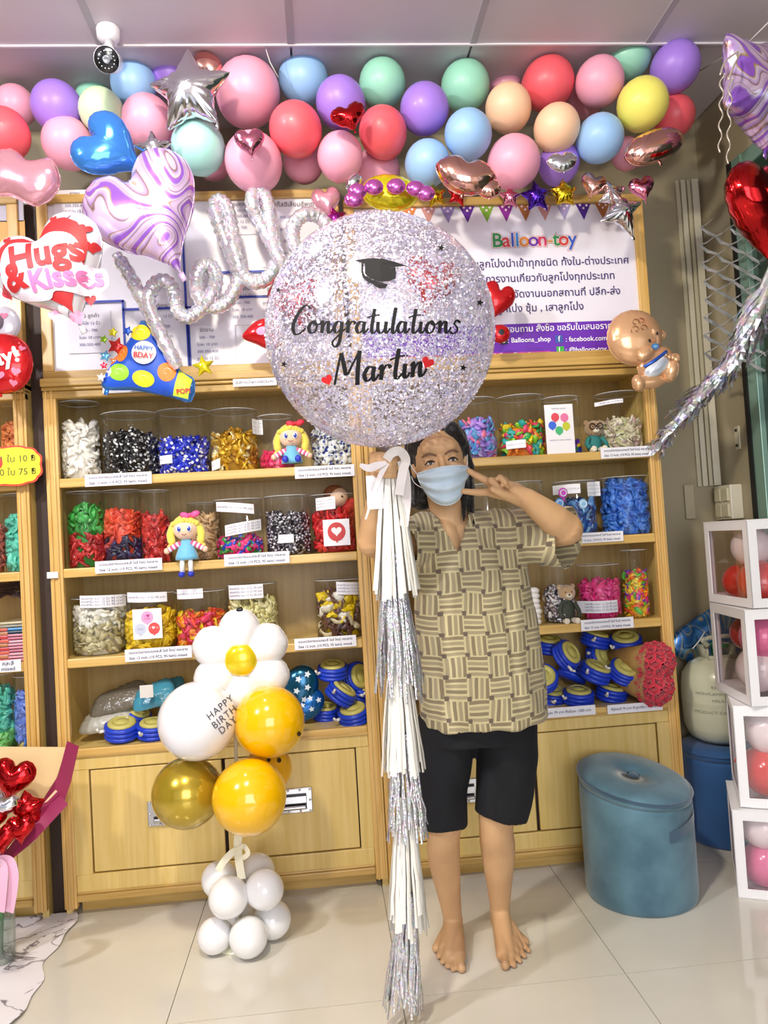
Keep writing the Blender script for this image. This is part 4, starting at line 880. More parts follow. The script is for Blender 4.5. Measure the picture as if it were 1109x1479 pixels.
# yellow flower balloon lying on its side, with small lilac petals in a row
t, F, xf = foil('yellow foil flower with a row of magenta petals above the glitter balloon', oval(1, .62, 56, .95), 563, 279, 42, 2.42, 'foil_yellow_print', rot=-3, thick=.5, wr=.15, wn=18, tails=False)
pt = MC['foil_pink']; pm = foil_m('petal', 'd46ac8', .16, .8)
for px, py in ((511, 288), (516, 276), (540, 270), (572, 269), (600, 272), (615, 279)):
    q = B(); Foil(oval(1, .8, 28), .6, G=24).build(q, XF(P(px, py, 2.33), 14/FPX*2.33, 4), rings=6, wn=10); obj('foil_petal', q, pm, t)
q = B(); Foil(oval(1, .6, 28), .6, G=24).build(q, XF(P(511, 263, 2.36), 15/FPX*2.36, 50), rings=6, wn=10); obj('clear_petal', q, MC['foil_silver'], t)
# rose gold lips
lips = spline2([(-1, .15), (-.6, .52), (-.25, .58), (0, .40), (.25, .58), (.6, .52), (1, .15), (.62, -.42), (0, -.62), (-.62, -.42)], 6)
foil('rose gold foil lips under the light blue balloons', lips, 672, 254, 46, 2.34, 'foil_rosegold', rot=-10, thick=.42, wr=.2, wn=30)
foil('small rose gold round foil balloon hanging at the right end of the lips', oval(1, .85), 706, 272, 18, 2.34, 'foil_rosegold', thick=.55, wr=.3, wn=12)
foil('rose gold foil oval at the right end of the garland under the yellow balloon', oval(1, .50, 60, .9), 944, 212, 48, 2.36, 'foil_rosegold', rot=22, thick=.4, wr=.28, wn=30)
foil('small silver foil lips in front of the lilac balloon', lips, 812, 234, 24, 2.36, 'foil_silver', rot=10, thick=.35, wr=.3, wn=14)
# row of little foils along the banner's top edge
for px, py, s, mt, o, rot, lb in ((628, 283, 20, 'foil_gold', star(), 15, 'small gold foil star above the banner, left of the little red one'), (661, 281, 19, 'foil_red', star(), -10, 'small red foil star above the banner beside the gold one'),
        (736, 285, 18, 'foil_pink', star(), 0, 'small pink foil star above the banner, left of the deep purple star'), (774, 284, 25, 'foil_purple', star(), 8, 'deep purple foil star above the banner'),
        (814, 279, 22, 'foil_gold', star(5, .62), 6, 'small gold foil star right of the deep purple star'), (856, 270, 20, 'foil_rosegold', heart(), -15, 'small rose gold foil heart right of the gold star above the banner'),
        (884, 281, 26, 'foil_silver', star(4, .45), 30, 'grey foil shape at the top of the banner, behind the pinkish heart'), (928, 274, 20, 'foil_pink', heart(), 15, 'small pink foil heart on the top right corner of the banner board')):
    foil(lb, o, px, py, s, 2.47, mt, rot=rot, thick=.48, wr=.25, wn=16)
foil('silver four-point foil star over the banner corner', star(4, .36, rnd=.2), 897, 306, 44, 2.44, 'foil_silver', rot=28, yaw=12, thick=.34, wr=.35, wn=18)
foil('red foil balloon at the right rim of the glitter balloon on the banner', heart(w=.9, h=1.15), 716, 438, 28, 2.50, 'foil_red_print', rot=-18, thick=.5)
foil('small red foil ball under the red heart beside the glitter balloon', oval(1, .9), 722, 482, 15, 2.50, 'foil_red_print', thick=.6, prints=lambda F, g, xf: poly_dec(F, g, xf, oval(.3, .3, 14), '181820', .03))
foil('red foil lips on the left rim of the glitter balloon', spline2([(-1, 0), (-.4, .55), (.2, .7), (.8, .5), (.8, -.6), (.2, -.8), (-.4, -.45)]), 380, 482, 30, 2.48, 'foil_red_print', rot=10, thick=.5, prints=lambda F, g, xf: poly_dec(F, g, xf, oval(.3, .2, 14), 'e88ab0', .03))
foil('large red foil heart seen through the glitter balloon, left side', heart(), 430, 440, 40, 2.50, 'foil_red_print', rot=12, thick=.45)
foil('pinkish red foil heart seen through the glitter balloon, right of its cap', heart(), 622, 412, 42, 2.50, 'foil_red_print', rot=-12, thick=.45)
# party-popper balloon
pop = spline2([(-1.0, -.85), (-.55, .45), (-.42, .80), (.10, .50), (.62, -.10), (1.0, -.28), (1.02, -.78), (.55, -.78), (-.2, -.80)], 7)
def popper(F, g, xf):
    poly_dec(F, g, xf, spline2([(-.95, -.80), (-.55, .40), (-.42, .70), (.10, .42), (.62, -.16), (.60, -.74), (-.2, -.76)], 5), '1550c8', .006)
    for cx, cz, rx, rz, cl in ((-.38, .48, .24, .20, 'f0d820'), (-.62, -.52, .24, .19, '8ed030'), (-.05, -.55, .25, .18, 'd8d828'), (.42, -.28, .20, .22, 'e8802a'), (-.66, -.08, .14, .2, 'e8802a')):
        poly_dec(F, g, xf, [(cx+x, cz+z) for x, z in oval(rx, rz, 20)], cl, .014)
        v = [(cx+.5*rx*math.cos(t_)*(1-t_/9), cz+.5*rz*math.sin(t_)*(1-t_/9)) for t_ in np.linspace(0, 5, 12)]
        vv = [(x, z) for x, z in v]+[(x*.97+cx*.03, z*.9+cz*.1) for x, z in v[::-1]]; n = len(vv)
        F.decal(g, vv, [(i, i+1, n-2-i, n-1-i) for i in range(n//2-1)], lin('f4f4e8'), xf, .024, .5)
    poly_dec(F, g, xf, [(-.15+x, .02+z) for x, z in oval(.27, .27, 26)], 'f4f4f6', .07, .05)
    text_dec(F, g, xf, 'HAPPY', -.16, .11, .14, '2a6ad0', 8, off=.12, bold=.02); text_dec(F, g, xf, 'BDAY', -.13, -.06, .17, 'd8303a', 8, off=.12, bold=.03)
    poly_dec(F, g, xf, [(.66, -.16), (.98, -.30), (.98, -.76), (.64, -.76)], 'c6dc3a', .012); text_dec(F, g, xf, 'POP!', .86, -.62, .15, 'd8303a', 20, off=.03, bold=.03)
t, F, xf = foil('party-popper shaped blue foil balloon reading HAPPY BDAY on the cornice', pop, 222, 518, 62, 2.50, 'foil_blue_print', rot=-12, thick=.30, prints=popper)
for k, (px, py, s, cl) in enumerate(((168, 500, 14, 'd82a2a'), (184, 478, 8, '2a5ad0'), (163, 480, 8, 'e0d828'), (150, 490, 7, '9ad030'), (152, 514, 9, '6ab8e8'), (166, 522, 8, 'e87a3a'), (176, 530, 9, '2a60d0'), (160, 538, 8, 'e8e8f0'), (150, 528, 6, 'e03050'), (172, 545, 7, '8ac8f0'), (146, 545, 7, 'f0f0f4'))):
    q = B(); Foil(star(5, .5, 8), .3, G=24).build(q, XF(P(px, py, 2.49-.002*k), s/FPX*2.49, random.uniform(-30, 30)), rings=4, wn=6); obj('confetti_star', q, foil_m('c_'+cl, cl, .2, .4), t)
q = B(); Foil(star(5, .45, 8), .4, G=24).build(q, XF(P(294, 529, 2.47), 17/FPX*2.47, 12), rings=5, wn=6); obj('yellow_star', q, MC['foil_yellow_print'], t)
# baby balloon
def babyf(F, g, xf):
    def curl(cx, cz, s, d):
        pts = [(cx+d*s*(1-t_/7)*math.cos(t_), cz+s*(1-t_/7)*math.sin(t_)) for t_ in np.linspace(-.5, 5.2, 18)]
        vv = pts+[(x+.02, z+.025) for x, z in pts[::-1]]; n = len(vv); F.decal(g, vv, [(i, i+1, n-2-i, n-1-i) for i in range(n//2-1)], lin('7a4a30'), xf, .014, .5)
    for a in ((-.10, .42, .16, 1), (.16, .44, .14, -1), (-.14, .16, .17, -1), (.14, .18, .14, 1)): curl(*a)
    for cx, cz in ((.30, -.28), (.66, -.06)): poly_dec(F, g, xf, [(cx+x, cz+z) for x, z in oval(.045, .065, 12)], '2a2020', .014)
    poly_dec(F, g, xf, [(.46+x, -.28+z) for x, z in oval(.06, .045, 12)], 'c98a68', .014)
    poly_dec(F, g, xf, [(.52+x*.95, -.50+z) for x, z in oval(.19, .10, 18)], '4a90d8', .016); poly_dec(F, g, xf, [(.52+x, -.50+z) for x, z in oval(.09, .045, 14)], '9ac8f0', .026)
t, F, xf = foil('tan baby-shaped foil balloon with a blue pacifier on the right cabinet corner', oval(1, 1), 916, 488, 42, 2.44, 'foil_skin_print', rot=10, thick=.5, wr=.10, wn=24, prints=babyf, tails=False)
sk = MC['foil_skin_print']
def puff(name, px, py, w_, h_, rot, mt=sk, Y=2.44, th=.6):
    q = B(); Foil(oval(1, h_/w_, 36), th*h_/w_, G=28).build(q, XF(P(px, py, Y), w_/FPX*Y, rot), rings=7, wn=12); return obj(name, q, mt, t)
puff('body', 947, 525, 31, 24, 35); puff('ear', 955, 484, 8, 8, 0, Y=2.45); puff('leg', 968, 532, 13, 22, -10, Y=2.43); puff('foot', 971, 520, 14, 9, 30, Y=2.42); puff('leg', 938, 551, 25, 11, 5, Y=2.43); puff('foot', 922, 553, 10, 13, 10, Y=2.42); puff('arm', 932, 510, 14, 9, 40, Y=2.40)
puff('diaper', 950, 528, 26, 13, 38, foil_m('diaper', 'dfe6f0', .25, .3), Y=2.425, th=.75); 
q = B(); q.tube(smoothpts([P(930, 530, 2.39), P(945, 521, 2.375), P(962, 508, 2.39)], 5), .006, 8); obj('diaper_trim', q, foil_m('trim_blue', '2a5ac0', .25, .4), t)
for k in range(4): puff('toe', 962+k*5, 512+k*3-(k > 1)*2, 4, 4, 0, Y=2.40)
# script foil balloon "hello": one tube
HOLO = holo_mat('holographic_foil', 'e6e2ee', .5, 110)
Yh = 2.47
hel = [(180, 372), (196, 408), (222, 462), (246, 505), (262, 530)]
word = [[(168, 368), (188, 400), (214, 448), (238, 496), (258, 532)],
        [(232, 478), (214, 440), (222, 412), (238, 406), (250, 420), (258, 450), (272, 458), (290, 446), (304, 428), (312, 405), (306, 386), (292, 384), (284, 402), (286, 428), (300, 442), (322, 440), (336, 424), (346, 398), (346, 370)],
        [(346, 398), (336, 372), (322, 340), (312, 312), (310, 296), (318, 290), (328, 302), (334, 330), (340, 368), (352, 398), (370, 408), (390, 398), (402, 372)],
        [(402, 372), (390, 348), (372, 316), (364, 292), (368, 278), (380, 280), (388, 300), (392, 336), (402, 372), (418, 386), (436, 376)],
        [(436, 376), (424, 350), (424, 326), (440, 310), (462, 314), (474, 334), (466, 360), (446, 374)]]
t = thing('script_foil_balloon', 'silver holographic foil script word hello across the left board', 'balloon', P(300, 460, Yh))
for k, st in enumerate(word):
    pts = smoothpts([P(x, y, Yh-.018*(i % 5 == 3)-.006*k) for i, (x, y) in enumerate(st)], 9)
    n = len(pts); rad = [.0235*(1+.09*math.sin(i*1.9))*(1 if 2 < i < n-3 else .75) for i in range(n)]
    obj('letter_tube', B().tube(pts, rad, 14, up=(0, 1, 0)), HOLO, t)
# big glossy balloons at the right edge
foil('lilac marble foil star with curled ribbons at the upper right edge', star(5, .62, rnd=.16), 1092, 130, 100, 2.22, 'marble_lilac', rot=-22, yaw=28, thick=.34)
foil('big red foil heart at the right photo edge', heart(w=.95, h=1.05), 1100, 308, 74, 2.20, 'foil_red', rot=12, yaw=30, thick=.5, wr=.18)
rb = B()
for (x0, y0, L) in ((1040, 106, 5.5), (1052, 112, 6.0)):
    pts = []
    for i in range(70):
        u = i/69; pts.append(P(x0+3+3.5*math.cos(u*24)*(1-.4*u)-4*u, y0+(L*26)*u*.80, 2.08+.01*math.sin(u*24)))
    rb.tube(pts, .0024, 5)
rb.tube(smoothpts([P(1085, 62, 2.2), P(1070, 72, 2.15), P(1048, 88, 2.1), P(1040, 108, 2.08)], 6), .003, 6); rb.tube(smoothpts([P(1080, 60, 2.2), P(1062, 90, 2.1), P(1052, 115, 2.08)], 6), .003, 6)
t = obj('curled_ribbon', rb, foil_m('ribbon', 'd8d0c0', .25, .4)); tag(t, 'curled pale ribbons hanging at the left point of the marble foil star', 'ribbon')
t = obj('string', B().tube([P(1008, 104, 2.5), P(1080, 62, 2.2), P(1112, 30, 2.05)], .0022, 6), M('string_white', 'd0ccc8', .5)); tag(t, 'thin pale string from the last lilac garland balloon to the marble star', 'string')
t = obj('string', B().tube([P(381, 62, 2.42), P(390, 90, 2.43), P(402, 112, 2.45)], .0018, 6), M('string_white', 'd0ccc8', .5)); tag(t, 'thin thread holding the garland to the ceiling left of the light blue balloon', 'string')

# ================================================================ GLITTER BUBBLE BALLOON AND TASSEL TAIL
BC = P(549, 481, 1.86); BR = 167.5/FPX*1.86*1.0
bb = thing('bubble_balloon', 'huge clear bubble balloon full of silver glitter, lettered Congratulations Martin', 'balloon', BC-Vector((0, 0, BR)))
prof = [(BR*math.sin(math.pi*i/30), -BR*math.cos(math.pi*i/30)) for i in range(31)]; prof[0] = (.008, -BR*1.05); prof[1] = (.022, -BR*1.004); prof[-1] = (.0001, BR)
obj('bubble_skin', B().lathe(BC, prof, 48), clear_mat('bubble_film', 'fbfaff', .08, .55, .13), bb)
gl = B(); NF = 40000
for i in range(NF):
    z = random.uniform(-1, 1); 
    if z > .55 and random.random() < .25: continue
    a = random.uniform(0, 2*math.pi); rr = math.sqrt(1-z*z); n = Vector((rr*math.cos(a), rr*math.sin(a), z))
    c = BC+n*BR*random.uniform(.972, .994); q = (n+Vector((random.gauss(0, .5), random.gauss(0, .5), random.gauss(0, .5)))).normalized()
    u = q.orthogonal().normalized(); u = (Matrix.Rotation(random.uniform(0, 6.28), 3, q)@u); v = q.cross(u); s1 = random.uniform(.0019, .0040); s2 = s1*random.uniform(.35, .75)
    t_ = random.random(); col = (.96, .96, 1.0, 1) if t_ < .60 else ((.74, .72, .95, 1) if t_ < .87 else ((.95, .80, .84, 1) if t_ < .93 else (.5, .5, .62, 1)))
    gl.add([c-u*s1-v*s2, c+u*s1-v*s2, c+u*s1+v*s2, c-u*s1+v*s2], [(0, 1, 2, 3)], col)
o = obj('silver_glitter', gl, attr_mat('glitter_metal', .28, .22), bb, smooth=False); o['kind'] = 'stuff'
LT = {'C': (1.3, [[(1.35, 2.0), (1.15, 2.25), (.8, 2.15), (.35, 1.4), (.12, .6), (.3, -.05), (.7, -.05), (1.15, .4)]]),
 'o': (1.0, [[(.6, .95), (.28, .85), (.1, .4), (.3, .02), (.62, .12), (.75, .6), (.55, .98), (.5, .8), (.75, .68), (1.05, .85)]]),
 'n': (1.05, [[(0, .75), (.15, .98), (.2, .5), (.18, 0)], [(.18, .3), (.42, .85), (.64, .92), (.66, .45), (.74, .02), (.95, .15), (1.1, .5)]]),
 'g': (1.0, [[(.66, .88), (.32, .92), (.1, .45), (.3, .03), (.6, .3), (.68, .92)], [(.68, .92), (.68, 0), (.6, -.85), (.3, -1.15), (.08, -.75), (.5, -.2), (1.0, .35)]]),
 'r': (.82, [[(0, .7), (.16, .98), (.22, .5), (.22, 0)], [(.22, .35), (.42, .88), (.62, .95), (.8, .75)]]),
 'a': (1.0, [[(.66, .85), (.32, .93), (.08, .45), (.28, .02), (.58, .25), (.68, .92)], [(.68, .95), (.66, .3), (.8, .0), (1.05, .4)]]),
 't': (.78, [[(.4, 2.0), (.33, 1.0), (.32, .25), (.48, -.02), (.78, .3)], [(-.15, 1.28), (.3, 1.42), (.85, 1.5)]]),
 'u': (1.0, [[(0, .92), (.04, .3), (.25, 0), (.52, .2), (.64, .9)], [(.66, .95), (.65, .25), (.8, 0), (1.02, .4)]]),
 'l': (.55, [[(.32, 2.1), (.24, 1.0), (.22, .2), (.36, -.02), (.58, .3)]]),
 'i': (.5, [[(.14, .95), (.14, .2), (.3, 0), (.52, .35)], [(.2, 1.42), (.22, 1.5)]]),
 's': (.8, [[(.0, .1), (.3, -.04), (.58, .2), (.5, .5), (.28, .75), (.45, 1.05), (.75, .85)]]),
 'M': (1.95, [[(.1, -.05), (.2, 1.0), (.32, 2.05)], [(.32, 2.05), (.6, 1.2), (.85, .55), (1.2, 1.3), (1.55, 2.1)], [(1.55, 2.1), (1.55, 1.0), (1.62, -.2)]])}
def hitB(px, py, off=.0022):
    d = ray(px, py); o_ = Vector((0, 0, HC)); oc = o_-BC; b_ = oc.dot(d); c_ = oc.dot(oc)-(BR+off)**2; dd = b_*b_-c_
    return o_+d*(-b_-math.sqrt(max(dd, 0)))
def strokes(word, x0, y0, ux, uz, slope, wd, b):
    x = 0
    for ch in word:
        adv, sts = LT[ch]
        for st in sts:
            pts = smoothpts([(x+p[0]+.10*p[1], p[1], 0) for p in st], 6); n = len(pts); A = []; C = []
            for i, p in enumerate(pts):
                d = (pts[min(i+1, n-1)]-pts[max(i-1, 0)]).normalized(); w_ = wd*(.42+.75*abs(d.y) if d.y < 0 else .42+.25*abs(d.y)); nn = Vector((-d.y, d.x, 0))
                for L_, sg_ in ((A, 1), (C, -1)):
                    q = p+nn*w_*sg_; L_.append(hitB(x0+q.x*ux, y0-q.y*uz-slope*q.x*ux))
            b.loft([A, C], False, False, lin('0c0c10'), closed=False)
        x += adv
dc = B(); strokes('Congratulations', 420, 481, 17.9, 17.5, .0, .125, dc); strokes('Martin', 481, 555, 21.8, 21.5, .09, .125, dc)
def fan(b, pts, col):
    n = len(pts); cx, cy = sum(p[0] for p in pts)/n, sum(p[1] for p in pts)/n
    b.add([hitB(cx, cy, .0035)]+[hitB(x, y, .0035) for x, y in pts], [(0, i+1, (i+1) % n+1) for i in range(n)], lin(col))
fan(dc, [(511, 376), (532, 373), (550, 373), (570, 378), (588, 384), (565, 386), (548, 388), (530, 382)], '0c0c10')
fan(dc, [(527, 381), (548, 387), (571, 386), (572, 395), (571, 402), (563, 406), (548, 407), (534, 402), (527, 395)], '0c0c10')
dc.loft([[hitB(522, 379, .004), hitB(521, 392, .004), hitB(524, 401, .004), hitB(532, 408, .004), hitB(546, 413, .004)], [hitB(525, 379, .004), hitB(524, 391, .004), hitB(527, 398, .004), hitB(538, 404, .004), hitB(560, 411, .004)]], False, False, lin('0c0c10'), closed=False)
fan(dc, [(540, 408), (560, 411), (557, 416), (548, 417), (540, 412)], '0c0c10')
for cx, cy, s in ((637, 358, 6), (693, 437, 6), (669, 531, 6), (402, 419, 5), (410, 526, 5)):
    pts = [(cx+s*(1 if i % 2 == 0 else .42)*math.sin(math.pi*i/5+.2), cy-s*(1 if i % 2 == 0 else .42)*math.cos(math.pi*i/5+.2)) for i in range(10)]; fan(dc, pts, '0c0c10')
for cx, cy, s, r_ in ((617, 525, 9, 25), (473, 550, 8, -25)): fan(dc, [(cx+x, cy-y) for x, y in hrt(0, 0, s, -r_)], 'd8202a')
obj('vinyl_lettering', dc, attr_mat('matte_vinyl', .8), bb, smooth=False)
# tail: knot, ribbon and five tiers of tassel
KN = P(560, 656, 1.87)
tw = M('tissue_white', 'eceae2', .6, trans=.0); fs = holo_mat('silver_tinsel', 'dcdce6', .45, 160, .2)
tl = thing('tassel_tail', 'long white and silver tassel tail hanging from the glitter balloon to the floor', 'tassel', (KN.x, KN.y, 0))
def tier(name, top, bot, wtop, wbot, n, mat, jag=.08, crimp=.004, seed=1):
    rn = random.Random(seed); b = B()
    for k in range(n):
        a = 2*math.pi*k/n+rn.uniform(-.15, .15); e = rn.uniform(1-jag, 1); wd = rn.uniform(.6, 1.2)*math.pi*(wbot)/n*1.15; tw_ = rn.uniform(-.5, .5); rows = []; spread = rn.uniform(.55, 1.05)
        for i in range(8):
            u = i/7; p = top.lerp(bot, u*e); r_ = wtop+(wbot-wtop)*spread*u**.75; c = p+Vector((math.cos(a)*r_, math.sin(a)*r_*.7, 0))
            tt = a+math.pi/2+tw_*u; d = Vector((math.cos(tt), math.sin(tt), 0))*wd*(.35+.65*u); j = Vector((rn.uniform(-1, 1), rn.uniform(-1, 1), 0))*crimp*u*(1.0)
            rows.append([c-d+j, c+d*.0+j+Vector((math.cos(a), math.sin(a), 0))*.004, c+d+j])
        b.loft(rows, False, False, closed=False)
    return obj(name, b, mat, tl, kind='stuff')
def TP(px, py, Y=1.87): return P(px, py, Y)
tier('white_tassel', TP(562, 655), TP(573, 868), .006, .060, 30, tw, .10, .002, 1)
tier('silver_tassel', TP(566, 800), TP(579, 1020), .014, .056, 46, fs, .25, .005, 2)
tier('white_tassel', TP(574, 925), TP(583, 1122), .010, .058, 30, tw, .10, .002, 3)
tier('silver_tassel', TP(581, 1060), TP(590, 1218), .016, .052, 44, fs, .25, .005, 4)
tier('white_tassel', TP(584, 1150), TP(590, 1356), .012, .050, 28, tw, .22, .002, 5)
tier('silver_tassel', TP(588, 1290), TP(583, 1476), .012, .046, 44, fs, .3, .005, 6)
obj('cord', B().tube([KN, TP(575, 1000), TP(584, 1200), TP(590, 1400)], .003, 6), tw, tl)
rib = M('ribbon_satin_grey', 'd6cfcc', .35, sheen=.3)
def strip(b, pts, wd, dirv=(0, 0, 1)):
    pts = smoothpts(pts, 6); A = []; C = []
    for i, p in enumerate(pts):
        d = (pts[min(i+1, len(pts)-1)]-pts[max(i-1, 0)]).normalized(); n_ = d.cross(Vector((0, 1, 0))); n_ = n_.normalized() if n_.length > .1 else Vector((0, 0, 1))
        w_ = wd(i/(len(pts)-1)) if callable(wd) else wd; A.append(p+n_*w_); C.append(p-n_*w_+Vector((0, .004, 0)))
    b.loft([A, C], False, False, closed=False); return b
q = B()
strip(q, [TP(558, 668, 1.82), TP(545, 672, 1.82), TP(532, 676, 1.82), TP(520, 671, 1.83)], lambda u: .004+.006*math.sin(u*3.1))
strip(q, [TP(558, 664, 1.82), TP(566, 654, 1.81), TP(578, 652, 1.81), TP(586, 664, 1.82), TP(582, 680, 1.83), TP(576, 715, 1.84)], .011)
strip(q, [TP(580, 665, 1.83), TP(586, 690, 1.84), TP(587, 725, 1.85), TP(583, 760, 1.85)], .011)
strip(q, [TP(558, 668, 1.82), TP(548, 690, 1.82), TP(540, 712, 1.82), TP(528, 750, 1.83)], lambda u: .006*(1-u)+.002)
obj('ribbon_bow', q, rib, tl)
c = P(541, 711, 1.86); obj('paper_tag', B().box((c.x-.020, 1.858, c.z-.042), (c.x+.022, 1.860, c.z+.042)), M('tag_white', 'f0f0f4', .5), tl, smooth=False, bevel=.0008)

# ================================================================ PERSON
wm = thing('person', 'barefoot person in patterned tunic and black shorts holding the glitter balloon, making a V sign', 'person', Vector((.38, 2.20, 0)))
def remeshed(name, b, mat, parent, voxel=.0036, smooth_it=6, cut=None, disp=None, fac=.5):
    org = ORG[parent.name]; me = bpy.data.meshes.new(name); me.from_pydata([tuple(Vector(v)-org) for v in b.v], [], b.f); o = bpy.data.objects.new(name, me); link(o)
    bm = bmesh.new(); bm.from_mesh(me); bmesh.ops.recalc_face_normals(bm, faces=bm.faces[:]); bm.to_mesh(me); bm.free()
    md = o.modifiers.new('r', 'REMESH'); md.mode = 'VOXEL'; md.voxel_size = voxel; md.use_smooth_shade = True
    ms = o.modifiers.new('s', 'SMOOTH'); ms.iterations = smooth_it; ms.factor = fac
    dg = bpy.context.evaluated_depsgraph_get(); m2 = bpy.data.meshes.new_from_object(o.evaluated_get(dg)); o.modifiers.clear(); o.data = m2; bpy.data.meshes.remove(me); m2.name = name
    if cut or disp:
        bm = bmesh.new(); bm.from_mesh(m2)
        if cut:
            dl = [f for f in bm.faces if cut(f.calc_center_median()+org, f.normal)]; bmesh.ops.delete(bm, geom=dl, context='FACES')
        if disp:
            bm.normal_update()
            mv = [(v, v.normal*disp(v.co+org)) for v in bm.verts]
            for v, d in mv: v.co += d
        bm.to_mesh(m2); bm.free()
    m2.polygons.foreach_set('use_smooth', [True]*len(m2.polygons)); m2.materials.clear(); m2.materials.append(mat); o.parent = parent; ORG[o.name] = org
    return o
skin = M('skin', 'd0a87c', .48, sss=.03, col2='c69c72', vscale=7, spec=.4)
Hc_ = P(634, 667, 2.11); HR = Matrix.Rotation(R(-6), 3, 'Y')@Matrix.Rotation(R(6), 3, 'X')@Matrix.Rotation(R(-5), 3, 'Z')
HP = lambda x, y, z: Hc_+HR@Vector((x, y, z))
b = B()
# head: y is towards the back
b.ell(HP(0, .012, .022), (.073, .088, .092), 28, 18, HR); b.ell(HP(0, -.022, -.045), (.056, .056, .062), 24, 14, HR); b.ell(HP(0, -.010, -.010), (.068, .074, .07), 24, 14, HR)
b.ell(HP(0, -.068, .040), (.050, .020, .030), 18, 12, HR)                       # brow
for sx in (-1, 1):
    b.ell(HP(sx*.038, -.062, -.026), (.024, .020, .022), 14, 10, HR)             # cheeks
    b.ell(HP(sx*.074, .010, -.010), (.008, .017, .028), 14, 10, HR@Matrix.Rotation(R(12*sx), 3, 'Z'))   # ears
    b.ell(HP(sx*.031, -.074, .012), (.017, .009, .009), 14, 10, HR)              # upper lids
    b.ell(HP(sx*.031, -.073, -.010), (.016, .008, .006), 14, 10, HR)             # under-eye
    b.ell(HP(sx*.010, -.090, -.032), (.010, .012, .009), 12, 8, HR)              # nostrils
b.cone(HP(0, -.080, .012), HP(0, -.100, -.030), .008, .012, 12)
b.ell(HP(0, -.078, -.062), (.024, .014, .014), 14, 8, HR); b.ell(HP(0, -.066, -.098), (.022, .018, .016), 14, 8, HR)
nb = P(652, 757, 2.155)
b.cone(HP(.0, .02, -.05), nb, .050, .056, 20)
chest = P(672, 835, 2.16); pel = P(690, 1000, 2.17)
b.cone(P(615, 778, 2.15), P(738, 772, 2.15), .058, .058, 20)
b.ell(chest, (.138, .092, .165), 26, 18); b.ell((chest+pel)/2, (.130, .095, .14), 26, 16); b.ell(pel, (.145, .10, .12), 26, 16)
b.cone(P(640, 770, 2.13), P(655, 815, 2.10), .048, .045, 18); b.cone(P(690, 765, 2.13), P(668, 815, 2.10), .048, .045, 18)
# legs
for hp, kn, cf, ak, sx in ((P(650, 1040, 2.17), P(642, 1192, 2.165), P(641, 1237, 2.20), P(654, 1328, 2.262), -1), (P(731, 1035, 2.17), P(717, 1180, 2.16), P(719, 1228, 2.195), P(722, 1314, 2.25), 1)):
    k = 1.0 if sx < 0 else 1.06
    b.tube(smoothpts([hp, kn, cf, ak], 6), [.060*k, .059*k, .058*k, .056*k, .054*k, .051*k, .049*k, .046*k, .046*k, .047*k, .048*k, .048*k, .047*k, .045*k, .041*k, .036*k, .032*k, .029*k, .028*k], 20); b.ell(hp, .060*k, 18, 12)
    b.ell(kn+Vector((0, -.012, 0)), (.040*k, .040, .045), 16, 10)
    heel = Vector((ak.x+.0*sx, ak.y+.025, .028)); 
    b.ell(ak, (.029, .032, .034), 14, 10); b.cone(ak, heel, .030, .027, 16)
    for s2 in (-1, 1): b.ell(ak+Vector((s2*.021, .004, -.004)), .010, 10, 8)
big_tips = []
# feet: list toes from big to little (pixel x, y of the tip)
for ak, big_, toes in ((P(654, 1328, 2.262), 1, ((667.5, 1402, .0125), (655, 1402, .0088), (646.5, 1398, .0082), (639, 1392, .0078), (633.5, 1384, .0078))),
                       (P(722, 1314, 2.25), -1, ((731, 1398, .0125), (743, 1396, .0088), (751.5, 1390, .0082), (758.5, 1383, .0078), (764.5, 1375, .0078)))):
    hl = Vector((ak.x, ak.y+.02, .03)); tips = [PZ(x, y, r_) for x, y, r_ in toes]
    for i, (t_, (x, y, r_)) in enumerate(zip(tips, toes)):
        tip = Vector((t_.x, t_.y+r_, r_*1.0)); big_tips += [tip] if i == 0 else []; dirv = Vector((hl.x-tip.x, hl.y-tip.y, 0)).normalized(); ball = tip+dirv*(.044 if i == 0 else .034)+Vector((0, 0, .007)); mid = tip+dirv*.018+Vector((0, 0, .004))
        b.cone(tip, mid, r_, r_*.92, 10); b.cone(mid, ball, r_*.96, r_*1.45, 10)
        b.cone(ball, ak+Vector(((-big_)*(.0045*(i-2)), -.016, -.018)), r_*1.7 if i else .019, .019, 12)
    b.cone((tips[0]+tips[4])/2+Vector((0, .065, .010)), hl, .022, .027, 14); b.cone(tips[1]+Vector((0, .06, .012)), ak+Vector((0, -.01, -.01)), .019, .028, 14); b.cone(tips[4]+Vector((0, .045, .004)), hl+Vector((0, 0, -.004)), .013, .024, 12); b.cone(tips[0]+Vector((0, .05, .006)), hl+Vector((0, 0, -.004)), .016, .024, 12)
# arms
shR_, elR_, wrR_ = P(612, 780, 2.14), P(540, 782, 1.985), P(551, 700, 1.905)
shL_, elL_, wrL_ = P(745, 775, 2.14), P(818, 764, 1.985), P(762, 721, 1.930)
for s_, e_, w_ in ((shR_, elR_, wrR_), (shL_, elL_, wrL_)):
    b.cone(s_, e_, .052, .045, 20); m_ = e_.lerp(w_, .35); b.cone(e_, m_, .043, .042, 20); b.cone(m_, w_, .042, .028, 20)
def chain(pts, rs):
    for i in range(len(pts)-1): b.cone(pts[i], pts[i+1], rs[i], rs[i+1], 12)
pc_ = P(732, 709, 1.925)
b.cone(wrL_, P(742, 713, 1.925), .028, .026, 16); b.cone(P(745, 706, 1.93), P(712, 697, 1.93), .018, .014, 14); b.cone(P(747, 717, 1.925), P(710, 711, 1.93), .019, .014, 14); b.ell(pc_, (.032, .014, .024), 16, 10); b.ell(P(738, 718, 1.912), (.022, .013, .014), 14, 10)
